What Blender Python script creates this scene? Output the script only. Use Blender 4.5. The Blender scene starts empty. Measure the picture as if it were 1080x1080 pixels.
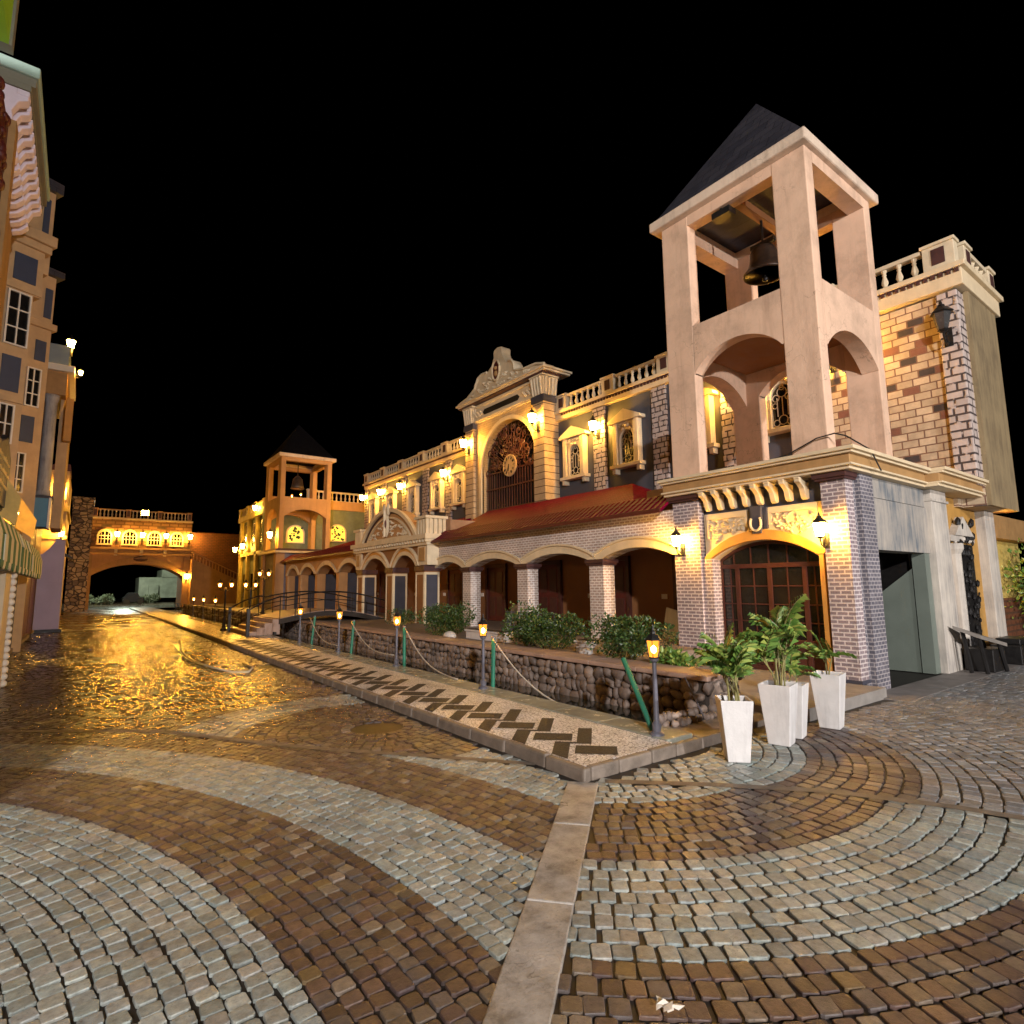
import bpy, bmesh, math, random
import numpy as np
from mathutils import Matrix, Vector
random.seed(7); RNG = np.random.default_rng(7)
SC = bpy.context.scene; COL = SC.collection
R = math.radians; PI = math.pi

# ------------------------------------------------------------------ camera
cam = bpy.data.cameras.new('camera'); camo = bpy.data.objects.new('camera', cam); COL.objects.link(camo)
cr, cu, cf = Vector((0.8015, -0.59791, -0.01003)), Vector((-0.0688, -0.10885, 0.99167)), Vector((0.59402, 0.79414, 0.12838))
camo.matrix_world = Matrix(((cr.x, cu.x, -cf.x, 0), (cr.y, cu.y, -cf.y, 0), (cr.z, cu.z, -cf.z, 1.65), (0, 0, 0, 1)))
cam.sensor_width = 36; cam.lens = 604.8 / 1080 * 36; cam.clip_start = 0.05; cam.clip_end = 1000
SC.camera = camo

# ------------------------------------------------------------------ night sky, faint moon, exposure
W = bpy.data.worlds.new('World'); SC.world = W; W.use_nodes = True
nt = W.node_tree; bg = nt.nodes['Background']; sky = nt.nodes.new('ShaderNodeTexSky')
sky.sky_type = 'NISHITA'; sky.sun_disc = False; sky.sun_elevation = R(-8); sky.sun_rotation = R(215)
nt.links.new(sky.outputs[0], bg.inputs[0]); bg.inputs[1].default_value = 0.02
sun = bpy.data.lights.new('moon', 'SUN'); sun.energy = 0.02; sun.angle = R(0.5); sun.color = (0.8, 0.88, 1)
suno = bpy.data.objects.new('moon', sun); COL.objects.link(suno); suno.rotation_euler = (R(45), 0, R(-35))
vs = SC.view_settings; vs.view_transform = 'Standard'; vs.look = 'None'; vs.exposure = 0; vs.gamma = 1
SC.render.engine = 'CYCLES'; SC.cycles.use_denoising = True
SC.cycles.max_bounces = 6; SC.cycles.diffuse_bounces = 3; SC.cycles.glossy_bounces = 4; SC.cycles.transparent_max_bounces = 6
SC.cycles.sample_clamp_indirect = 3.0
# the street lamp of the square behind the photographer, plus an added side fill
def lamp(name, loc, power, col, rad):
    l = bpy.data.lights.new(name, 'POINT'); l.energy = power; l.color = col; l.shadow_soft_size = rad
    o = bpy.data.objects.new(name, l); COL.objects.link(o); o.location = loc; return o
lamp('square_lamp', (-8, -16, 9.5), 29000, (1, 0.92, 0.87), 0.25)
lamp('side_fill_lamp', (6.5, -19, 4.2), 15000, (1, 0.95, 0.93), 0.2)  # added fill for the left house fronts
lamp('lane_lamp_beyond_arch', (4, 78, 7), 3500, (0.85, 1, 0.8), 0.3)

# ------------------------------------------------------------------ materials
def newmat(name):
    m = bpy.data.materials.new(name); m.use_nodes = True
    return m, m.node_tree, m.node_tree.nodes['Principled BSDF']
def N(t, typ, **k):
    n = t.nodes.new(typ)
    for a, b in k.items(): setattr(n, a, b)
    return n
def L(t, a, b): t.links.new(a, b)
def noise(t, vec, scale, detail=4, rough=0.6):
    n = N(t, 'ShaderNodeTexNoise'); n.inputs['Scale'].default_value = scale
    n.inputs['Detail'].default_value = detail; n.inputs['Roughness'].default_value = rough
    if vec is not None: L(t, vec, n.inputs['Vector'])
    return n.outputs['Fac']
def ramp(t, fac, stops, mode='LINEAR'):
    r = N(t, 'ShaderNodeValToRGB'); r.color_ramp.interpolation = mode
    e = r.color_ramp.elements
    while len(e) < len(stops): e.new(0.5)
    for q, (p, c) in zip(e, stops):
        q.position = p; q.color = (*c, 1) if len(c) == 3 else c
    L(t, fac, r.inputs[0]); return r.outputs[0]
def g(v): return (v, v, v)
def mixc(t, fac, a, b, blend='MIX'):
    m = N(t, 'ShaderNodeMix', data_type='RGBA', blend_type=blend)
    for s, v in ((m.inputs[0], fac), (m.inputs[6], a), (m.inputs[7], b)):
        if isinstance(v, (int, float)): s.default_value = v
        elif isinstance(v, tuple): s.default_value = (*v, 1)
        else: L(t, v, s)
    return m.outputs[2]
def mth(t, op, a, b=None, c=None):
    m = N(t, 'ShaderNodeMath', operation=op)
    for s, v in zip(m.inputs, (a, b, c)):
        if v is None: continue
        if isinstance(v, (int, float)): s.default_value = v
        else: L(t, v, s)
    return m.outputs[0]
def pos(t): return N(t, 'ShaderNodeNewGeometry').outputs['Position']
def bump(t, p, h, strength, dist=0.02, prev=None):
    b = N(t, 'ShaderNodeBump'); b.inputs['Strength'].default_value = strength; b.inputs['Distance'].default_value = dist
    L(t, h, b.inputs['Height'])
    if prev is not None: L(t, prev, b.inputs['Normal'])
    L(t, b.outputs[0], p.inputs['Normal']); return b.outputs[0]
def scaled(t, vec, s):
    m = N(t, 'ShaderNodeMapping'); m.inputs['Scale'].default_value = s; L(t, vec, m.inputs['Vector']); return m.outputs[0]
def wallvec(t):
    ge = N(t, 'ShaderNodeNewGeometry'); sp = N(t, 'ShaderNodeSeparateXYZ'); L(t, ge.outputs['Position'], sp.inputs[0])
    sn = N(t, 'ShaderNodeSeparateXYZ'); L(t, ge.outputs['True Normal'], sn.inputs[0])
    f = mth(t, 'GREATER_THAN', mth(t, 'ABSOLUTE', sn.outputs[0]), 0.7)
    u = mth(t, 'ADD', mth(t, 'MULTIPLY', f, sp.outputs[1]), mth(t, 'MULTIPLY', mth(t, 'SUBTRACT', 1.0, f), sp.outputs[0]))
    c = N(t, 'ShaderNodeCombineXYZ'); L(t, u, c.inputs[0]); L(t, sp.outputs[2], c.inputs[1]); return c.outputs[0]

def plain(name, col, rough=0.6, metal=0.0, var=0.25, scale=3.0, bmp=0.25, bscale=40, spec=0.4, dirt=0.0):
    m, t, p = newmat(name); P = pos(t)
    f = noise(t, P, scale, 5, 0.65)
    d = tuple(c * (1 - var) for c in col); u = tuple(min(1, c * (1 + var * 0.6)) for c in col)
    c = ramp(t, f, [(0.3, d), (0.7, u)])
    if dirt:
        st = noise(t, scaled(t, P, (7, 7, 0.7)), 1.0, 6, 0.7)
        c = mixc(t, ramp(t, st, [(0.5, g(0)), (0.75, g(dirt))]), c, tuple(q * 0.35 for q in col))
    L(t, c, p.inputs['Base Color']); p.inputs['Metallic'].default_value = metal
    rr = ramp(t, noise(t, P, scale * 4, 4), [(0.3, g(max(0.03, rough - 0.1))), (0.7, g(min(1, rough + 0.12)))])
    L(t, rr, p.inputs['Roughness']); p.inputs['Specular IOR Level'].default_value = spec
    if bmp: bump(t, p, noise(t, P, bscale, 5), bmp, 0.01)
    return m
def glow(name, col, strength):
    m, t, p = newmat(name)
    p.inputs['Base Color'].default_value = (*col, 1); p.inputs['Emission Color'].default_value = (*col, 1)
    p.inputs['Emission Strength'].default_value = strength; p.inputs['Roughness'].default_value = 0.4
    return m
def brick(name, c1, c2, mortar, w=0.16, h=0.062, ms=0.012, rough=0.7, off=0.5, bmp=0.5):
    m, t, p = newmat(name); V = wallvec(t); P = pos(t)
    b = N(t, 'ShaderNodeTexBrick'); L(t, V, b.inputs['Vector']); b.offset = off
    b.inputs['Scale'].default_value = 1; b.inputs['Brick Width'].default_value = w; b.inputs['Row Height'].default_value = h
    b.inputs['Mortar Size'].default_value = ms; b.inputs['Mortar Smooth'].default_value = 0.25; b.inputs['Bias'].default_value = 0
    b.inputs['Color1'].default_value = (*c1, 1); b.inputs['Color2'].default_value = (*c2, 1); b.inputs['Mortar'].default_value = (*mortar, 1)
    f = noise(t, P, 2.2, 6, 0.7)
    c = mixc(t, 1.0, b.outputs['Color'], ramp(t, f, [(0.3, g(0.68)), (0.7, g(1.08))]), 'MULTIPLY')
    c = mixc(t, 1.0, c, ramp(t, noise(t, P, 45, 3), [(0.3, g(0.75)), (0.7, g(1.1))]), 'MULTIPLY')
    L(t, c, p.inputs['Base Color']); p.inputs['Roughness'].default_value = rough
    p.inputs['Specular IOR Level'].default_value = 0.3
    h_ = mth(t, 'ADD', mth(t, 'MULTIPLY', b.outputs['Fac'], -1.0), mth(t, 'MULTIPLY', noise(t, P, 60, 4), 0.4))
    bump(t, p, h_, bmp, 0.008); return m
def blocks(name, base, red, black, joint, w, h, ms=0.02):
    m, t, p = newmat(name); V = wallvec(t); P = pos(t)
    b = N(t, 'ShaderNodeTexBrick'); L(t, V, b.inputs['Vector']); b.offset = 0.37; b.offset_frequency = 2
    b.inputs['Scale'].default_value = 1; b.inputs['Brick Width'].default_value = w; b.inputs['Row Height'].default_value = h
    b.inputs['Mortar Size'].default_value = ms; b.inputs['Mortar Smooth'].default_value = 0.1; b.inputs['Bias'].default_value = 0
    b.inputs['Color1'].default_value = (0, 0, 0, 1); b.inputs['Color2'].default_value = (1, 1, 1, 1); b.inputs['Mortar'].default_value = (0.5, 0.5, 0.5, 1)
    c = ramp(t, b.outputs['Color'], [(0, black), (0.07, red), (0.17, base), (0.6, tuple(q * 0.82 for q in base))], 'CONSTANT')
    c = mixc(t, 1.0, c, ramp(t, noise(t, P, 5, 6, 0.7), [(0.3, g(0.7)), (0.7, g(1.1))]), 'MULTIPLY')
    c = mixc(t, b.outputs['Fac'], c, joint)
    L(t, c, p.inputs['Base Color']); p.inputs['Roughness'].default_value = 0.75
    bump(t, p, mth(t, 'ADD', mth(t, 'MULTIPLY', b.outputs['Fac'], -1.0), mth(t, 'MULTIPLY', noise(t, P, 30, 4), 0.3)), 0.6, 0.015); return m
def quoin_mat(name, light, joint):
    m, t, p = newmat(name); P = pos(t); V = wallvec(t)
    b = N(t, 'ShaderNodeTexBrick'); L(t, V, b.inputs['Vector']); b.offset = 0.5; b.squash = 0.6; b.squash_frequency = 3
    for k_, v_ in (('Scale', 1), ('Brick Width', 0.34), ('Row Height', 0.17), ('Mortar Size', 0.024), ('Mortar Smooth', 0.3), ('Bias', 0)): b.inputs[k_].default_value = v_
    e = mth(t, 'MULTIPLY', b.outputs['Fac'], ramp(t, noise(t, P, 5.5, 2), [(0.36, g(0)), (0.46, g(1))]))
    c = mixc(t, e, ramp(t, noise(t, P, 6, 5), [(0.3, tuple(q * 0.72 for q in light)), (0.7, light)]), joint)
    L(t, c, p.inputs['Base Color']); p.inputs['Roughness'].default_value = 0.8
    bump(t, p, mth(t, 'ADD', mth(t, 'MULTIPLY', e, -1.0), mth(t, 'MULTIPLY', noise(t, P, 9, 4), 0.8)), 0.8, 0.03); return m
def stone(name, cols, rough=0.75, spec=0.3, sc=9):
    m, t, p = newmat(name); P = pos(t); gi = N(t, 'ShaderNodeNewGeometry').outputs['Random Per Island']
    n = len(cols); c = ramp(t, gi, [(i / n, q) for i, q in enumerate(cols)])
    c = mixc(t, 1.0, c, ramp(t, noise(t, P, sc, 6, 0.7), [(0.3, g(0.6)), (0.72, g(1.2))]), 'MULTIPLY')
    L(t, c, p.inputs['Base Color']); p.inputs['Roughness'].default_value = rough; p.inputs['Specular IOR Level'].default_value = spec
    bump(t, p, noise(t, P, sc * 5, 6), 0.5, 0.012); return m
def streaked(name, light, dark, up=0.5):
    m, t, p = newmat(name); P = pos(t)
    st = noise(t, scaled(t, P, (9, 9, 1.0)), 1.0, 7, 0.72)
    bl = noise(t, P, 1.3, 4, 0.6)
    f = mth(t, 'ADD', mth(t, 'MULTIPLY', st, 0.6), mth(t, 'MULTIPLY', bl, 0.5))
    c = ramp(t, f, [(0.42, dark), (0.52, tuple((a + b) / 2 for a, b in zip(light, dark))), (0.66, light)])
    L(t, c, p.inputs['Base Color']); p.inputs['Roughness'].default_value = 0.8
    bump(t, p, noise(t, P, 35, 6), 0.35, 0.01); return m
def leafmat(name, a, b, c3):
    m, t, p = newmat(name); gi = N(t, 'ShaderNodeNewGeometry').outputs['Random Per Island']
    L(t, ramp(t, gi, [(0, a), (0.5, b), (1, c3)]), p.inputs['Base Color'])
    p.inputs['Roughness'].default_value = 0.42; p.inputs['Specular IOR Level'].default_value = 0.5
    return m
def ribbed(name, col, axis=1, pitch=0.16, rough=0.35):
    m, t, p = newmat(name); P = pos(t); sp = N(t, 'ShaderNodeSeparateXYZ'); L(t, P, sp.inputs[0])
    w = mth(t, 'SINE', mth(t, 'MULTIPLY', sp.outputs[axis], 2 * PI / pitch))
    w2 = mth(t, 'SINE', mth(t, 'MULTIPLY', sp.outputs[0], 2 * PI / 0.3))
    c = ramp(t, noise(t, P, 4, 5), [(0.3, tuple(q * 0.6 for q in col)), (0.7, col)])
    L(t, c, p.inputs['Base Color']); p.inputs['Roughness'].default_value = rough
    p.inputs['Specular IOR Level'].default_value = 0.05; p.inputs['Specular Tint'].default_value = (0.7, 0.04, 0.08, 1); b1 = bump(t, p, w, 0.9, 0.03); bump(t, p, ramp(t, w2, [(0.6, g(0)), (1, g(1))]), 0.4, 0.02, b1); return m

M = {}
def oldplaster(name, col, dirt):
    m, t, p = newmat(name); P = pos(t)
    c = ramp(t, noise(t, P, 1.1, 7, 0.7), [(0.32, tuple(q * 0.74 for q in col)), (0.5, col), (0.7, tuple(min(1, q * 1.12) for q in col))])
    st = noise(t, scaled(t, P, (3.2, 3.2, 0.4)), 1.0, 7, 0.7)
    c = mixc(t, ramp(t, st, [(0.52, g(0)), (0.74, g(dirt))]), c, tuple(q * k for q, k in zip(col, (0.40, 0.36, 0.34))))
    pa = noise(t, P, 2.7, 3, 0.5)
    c = mixc(t, ramp(t, pa, [(0.60, g(0)), (0.66, g(0.10))]), c, tuple(min(1, q * 1.18) for q in col))
    wv = N(t, 'ShaderNodeVectorMath', operation='ADD'); nz = N(t, 'ShaderNodeTexNoise'); nz.inputs['Scale'].default_value = 2.5; nz.inputs['Detail'].default_value = 5; L(t, P, nz.inputs['Vector'])
    L(t, P, wv.inputs[0]); L(t, nz.outputs['Color'], wv.inputs[1])
    v = N(t, 'ShaderNodeTexVoronoi', feature='DISTANCE_TO_EDGE'); L(t, wv.outputs[0], v.inputs['Vector']); v.inputs['Scale'].default_value = 0.9
    cr = mth(t, 'MULTIPLY', ramp(t, v.outputs['Distance'], [(0.0, g(1)), (0.006, g(0))]), ramp(t, noise(t, P, 0.9, 2), [(0.5, g(0)), (0.6, g(0.7))]))
    c = mixc(t, cr, c, tuple(q * 0.3 for q in col)); L(t, c, p.inputs['Base Color']); p.inputs['Roughness'].default_value = 0.8; p.inputs['Specular IOR Level'].default_value = 0.25
    b1 = bump(t, p, noise(t, P, 26, 7, 0.7), 0.35, 0.012); bump(t, p, noise(t, P, 3.5, 4), 0.35, 0.03, b1); return m
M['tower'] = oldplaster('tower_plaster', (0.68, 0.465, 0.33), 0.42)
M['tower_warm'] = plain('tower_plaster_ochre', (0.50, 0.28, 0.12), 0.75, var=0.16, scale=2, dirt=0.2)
M['slab'] = oldplaster('roof_slab_plaster', (0.68, 0.54, 0.42), 0.6)
M['cream'] = plain('cream_stucco', (0.66, 0.55, 0.38), 0.65, var=0.15, dirt=0.2)
M['cream2'] = plain('pale_cream_moulding', (0.68, 0.55, 0.36), 0.65, var=0.12, dirt=0.15)
M['ochre'] = plain('ochre_band', (0.40, 0.23, 0.09), 0.65, var=0.2, dirt=0.2)
M['orange'] = plain('orange_trim', (0.55, 0.27, 0.06), 0.55, var=0.15)
M['slate'] = plain('slate_grey_paint', (0.055, 0.055, 0.075), 0.6, var=0.2)
M['facade'] = plain('charcoal_facade_paint', (0.075, 0.078, 0.098), 0.7, var=0.22, scale=1.2, dirt=0.2)
M['darkroof'] = brick('dark_blue_slate_roof', (0.045, 0.045, 0.062), (0.06, 0.058, 0.074), (0.02, 0.02, 0.028), 0.42, 0.24, 0.008, rough=0.55, bmp=0.4)
M['brown'] = plain('brown_wall_paint', (0.26, 0.115, 0.045), 0.6, var=0.2, scale=1.2)
M['maroon'] = plain('maroon_paint', (0.10, 0.018, 0.014), 0.45, var=0.3, scale=6)
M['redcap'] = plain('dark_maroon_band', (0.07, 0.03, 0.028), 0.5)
M['wood'] = plain('red_brown_door_wood', (0.075, 0.025, 0.019), 0.4, var=0.3, scale=5)
M['glass'] = plain('dark_window_glass', (0.012, 0.011, 0.010), 0.06, var=0.2, bmp=0.03, bscale=2, spec=0.6)
M['iron'] = plain('black_iron', (0.018, 0.017, 0.017), 0.4, metal=0.3, var=0.2)
M['greyiron'] = plain('grey_iron_pole', (0.12, 0.12, 0.15), 0.4, metal=0.2, var=0.2)
M['greenpipe'] = plain('green_painted_pipe', (0.02, 0.16, 0.10), 0.4, var=0.25)
M['rope'] = plain('pale_rope', (0.42, 0.38, 0.32), 0.8)
M['gold'] = plain('gilded_detail', (0.55, 0.36, 0.10), 0.4, metal=0.3)
M['bellmetal'] = plain('dark_bell_bronze', (0.10, 0.075, 0.06), 0.38, metal=0.6, var=0.4, scale=5)
M['red'] = ribbed('red_ribbed_roofing', (0.13, 0.002, 0.024), rough=0.6)
M['pillarbrick'] = brick('mauve_brick', (0.27, 0.215, 0.23), (0.32, 0.25, 0.265), (0.70, 0.61, 0.59), 0.165, 0.064, 0.012)
M['arcadebrick'] = brick('brown_brick_pale_mortar', (0.44, 0.33, 0.285), (0.52, 0.40, 0.35), (0.80, 0.73, 0.68), 0.15, 0.062, 0.014)
M['sidebrick'] = brick('shaded_side_brick', (0.12, 0.115, 0.145), (0.17, 0.16, 0.19), (0.40, 0.37, 0.38), 0.12, 0.062, 0.010)  # darker, bluer copy of the pillar brick; the side's shade is in its colour
M['gablebrick'] = brick('cream_gable_brick', (0.60, 0.44, 0.25), (0.56, 0.40, 0.22), (0.34, 0.22, 0.11), 0.3, 0.1, 0.006)
M['rust'] = brick('rusticated_cream_blocks', (0.62, 0.46, 0.28), (0.58, 0.42, 0.25), (0.13, 0.08, 0.05), 4.0, 0.27, 0.018, off=0.0)
M['blockwall'] = blocks('cream_block_wall', (0.60, 0.47, 0.32), (0.20, 0.085, 0.06), (0.05, 0.04, 0.042), (0.17, 0.09, 0.06), 0.32, 0.17, 0.014)
M['gatewall'] = blocks('gatehouse_stone', (0.32, 0.17, 0.07), (0.2, 0.09, 0.04), (0.08, 0.05, 0.03), (0.12, 0.06, 0.03), 0.7, 0.3, 0.05)
M['redbrick'] = brick('dark_red_brick', (0.20, 0.075, 0.035), (0.16, 0.06, 0.03), (0.10, 0.05, 0.03), 0.4, 0.16, 0.03)
M['quoin'] = quoin_mat('irregular_quoin_stone', (0.55, 0.46, 0.42), (0.06, 0.045, 0.045))
M['weather'] = streaked('weathered_concrete', (0.40, 0.36, 0.31), (0.115, 0.14, 0.165))
M['whitepil'] = streaked('stained_white_plaster', (0.58, 0.53, 0.46), (0.30, 0.28, 0.26))
M['mustard'] = plain('mustard_wall_paint', (0.46, 0.25, 0.06), 0.65, var=0.2, dirt=0.3)
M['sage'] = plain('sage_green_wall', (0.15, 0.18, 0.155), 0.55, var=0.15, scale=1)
M['rubble'] = stone('rubble_stones', [(0.15, 0.115, 0.095), (0.22, 0.17, 0.14), (0.10, 0.078, 0.068), (0.30, 0.235, 0.195), (0.16, 0.125, 0.108)], 0.55, 0.4, 14)
M['mortar'] = plain('dark_mortar', (0.035, 0.028, 0.024), 0.9, bmp=0.6)
M['capstone'] = plain('pinkish_capstone', (0.36, 0.25, 0.20), 0.55, var=0.25, scale=4)
M['pier'] = stone('pier_stone', [(0.46, 0.29, 0.14), (0.14, 0.09, 0.05), (0.55, 0.37, 0.19), (0.26, 0.16, 0.08)], 0.8)
M['coping'] = plain('grey_green_coping', (0.27, 0.285, 0.24), 0.2, var=0.25, scale=1.6, bmp=0.08, bscale=12)
M['kerb'] = plain('worn_kerb_stone', (0.19, 0.155, 0.125), 0.5, var=0.4, scale=6, bmp=0.6)
M['terrace'] = plain('terrace_paving', (0.22, 0.17, 0.13), 0.5, var=0.25)
m, t, p = newmat('worn_concrete'); P = pos(t); M['concrete'] = m
c = ramp(t, noise(t, P, 3.2, 8, 0.75), [(0.34, (0.12, 0.105, 0.09)), (0.5, (0.29, 0.265, 0.235)), (0.68, (0.42, 0.39, 0.36))])
v = N(t, 'ShaderNodeTexVoronoi', feature='DISTANCE_TO_EDGE'); v.inputs['Scale'].default_value = 3.0
wv = N(t, 'ShaderNodeVectorMath', operation='ADD'); nz = N(t, 'ShaderNodeTexNoise'); nz.inputs['Scale'].default_value = 5; L(t, P, nz.inputs['Vector']); L(t, P, wv.inputs[0]); L(t, nz.outputs['Color'], wv.inputs[1]); L(t, wv.outputs[0], v.inputs['Vector'])
crk = mth(t, 'MULTIPLY', ramp(t, v.outputs['Distance'], [(0.0, g(1)), (0.02, g(0))]), ramp(t, noise(t, P, 2.0, 2), [(0.60, g(0)), (0.66, g(0.6))]))
c = mixc(t, crk, c, (0.05, 0.04, 0.035)); c = mixc(t, ramp(t, noise(t, P, 60, 4, 0.7), [(0.60, g(0)), (0.70, g(0.5))]), c, (0.08, 0.07, 0.06))
L(t, c, p.inputs['Base Color']); L(t, ramp(t, noise(t, P, 2.5, 4), [(0.35, g(0.25)), (0.65, g(0.7))]), p.inputs['Roughness'])
bump(t, p, noise(t, P, 30, 7, 0.7), 0.5, 0.012)
M['planter'] = plain('white_planter', (0.60, 0.59, 0.585), 0.5, var=0.10, scale=6, bmp=0.2, dirt=0.4)
M['soil'] = plain('soil', (0.06, 0.04, 0.025), 0.95, bmp=1.0, bscale=60)
M['leaf'] = leafmat('palm_leaf', (0.05, 0.13, 0.02), (0.11, 0.21, 0.035), (0.30, 0.34, 0.07))
M['bushleaf'] = leafmat('bush_leaf', (0.015, 0.04, 0.008), (0.03, 0.07, 0.014), (0.07, 0.11, 0.022))
M['paleleaf'] = leafmat('pale_hedge_leaf', (0.14, 0.17, 0.10), (0.2, 0.22, 0.13), (0.28, 0.28, 0.18))
M['stem'] = plain('plant_stem', (0.22, 0.20, 0.07), 0.6)
M['lilac'] = plain('lilac_white_stucco', (0.82, 0.72, 0.84), 0.6, var=0.1)
M['mint'] = plain('mint_green_cornice', (0.36, 0.50, 0.44), 0.6, var=0.12)
M['olive'] = plain('olive_grey_fascia', (0.24, 0.23, 0.18), 0.65, var=0.15)
M['lime'] = plain('lime_green_wall', (0.34, 0.66, 0.04), 0.6, var=0.1)
M['greyblue'] = plain('grey_blue_paint', (0.20, 0.26, 0.32), 0.6, var=0.12)
M['tan'] = plain('tan_wall', (0.52, 0.35, 0.19), 0.65, var=0.15, dirt=0.15)
M['navy'] = plain('navy_panel', (0.045, 0.06, 0.11), 0.5, var=0.15)
M['whitepaint'] = plain('white_window_paint', (0.75, 0.70, 0.62), 0.5, var=0.08)
M['purple'] = plain('purple_grey_slab', (0.40, 0.35, 0.52), 0.6, var=0.1, scale=1.5)
M['skyblue'] = plain('blue_sign_board', (0.07, 0.21, 0.33), 0.5, var=0.12)
M['yellowcloth'] = plain('yellow_canvas', (0.62, 0.42, 0.13), 0.8, var=0.25, scale=4)
M['marble'] = streaked('grey_marble', (0.50, 0.48, 0.48), (0.22, 0.21, 0.22))
M['olivewall'] = plain('olive_green_wall', (0.16, 0.18, 0.12), 0.7)
M['yellowpil'] = plain('yellow_plaster', (0.55, 0.42, 0.12), 0.65)
M['palewall'] = plain('pale_far_wall', (0.45, 0.46, 0.36), 0.8, var=0.3, scale=1)
M['straw'] = plain('bamboo_pole', (0.5, 0.4, 0.22), 0.6)
WARM = (1.0, 0.56, 0.17)
M['lampglass'] = glow('lit_lantern_glass', (1.0, 0.49, 0.065), 500)
m, t, p = newmat('amber_lantern_glass')
tr_ = N(t, 'ShaderNodeBsdfTransparent'); tr_.inputs[0].default_value = (1, 0.72, 0.38, 1); em_ = N(t, 'ShaderNodeEmission'); em_.inputs[0].default_value = (1, 0.36, 0.04, 1); em_.inputs[1].default_value = 3.2
mx_ = N(t, 'ShaderNodeMixShader'); mx_.inputs[0].default_value = 0.42; L(t, tr_.outputs[0], mx_.inputs[1]); L(t, em_.outputs[0], mx_.inputs[2]); L(t, mx_.outputs[0], t.nodes['Material Output'].inputs['Surface']); M['amberglass'] = m
M['bulb'] = glow('hot_lantern_bulb', (1.0, 0.55, 0.14), 480)
M['postglass'] = glow('lit_post_lantern_glass', (1.0, 0.42, 0.010), 58)
M['flood'] = glow('lit_floodlight', (1.0, 0.46, 0.07), 420)
M['spot'] = glow('lit_spot_lens', (1.0, 0.6, 0.2), 60)
M['yellowlit'] = glow('lit_yellow_window', (1.0, 0.72, 0.10), 0.9)
M['deadglass'] = plain('unlit_lantern_glass', (0.05, 0.05, 0.05), 0.2)

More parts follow.
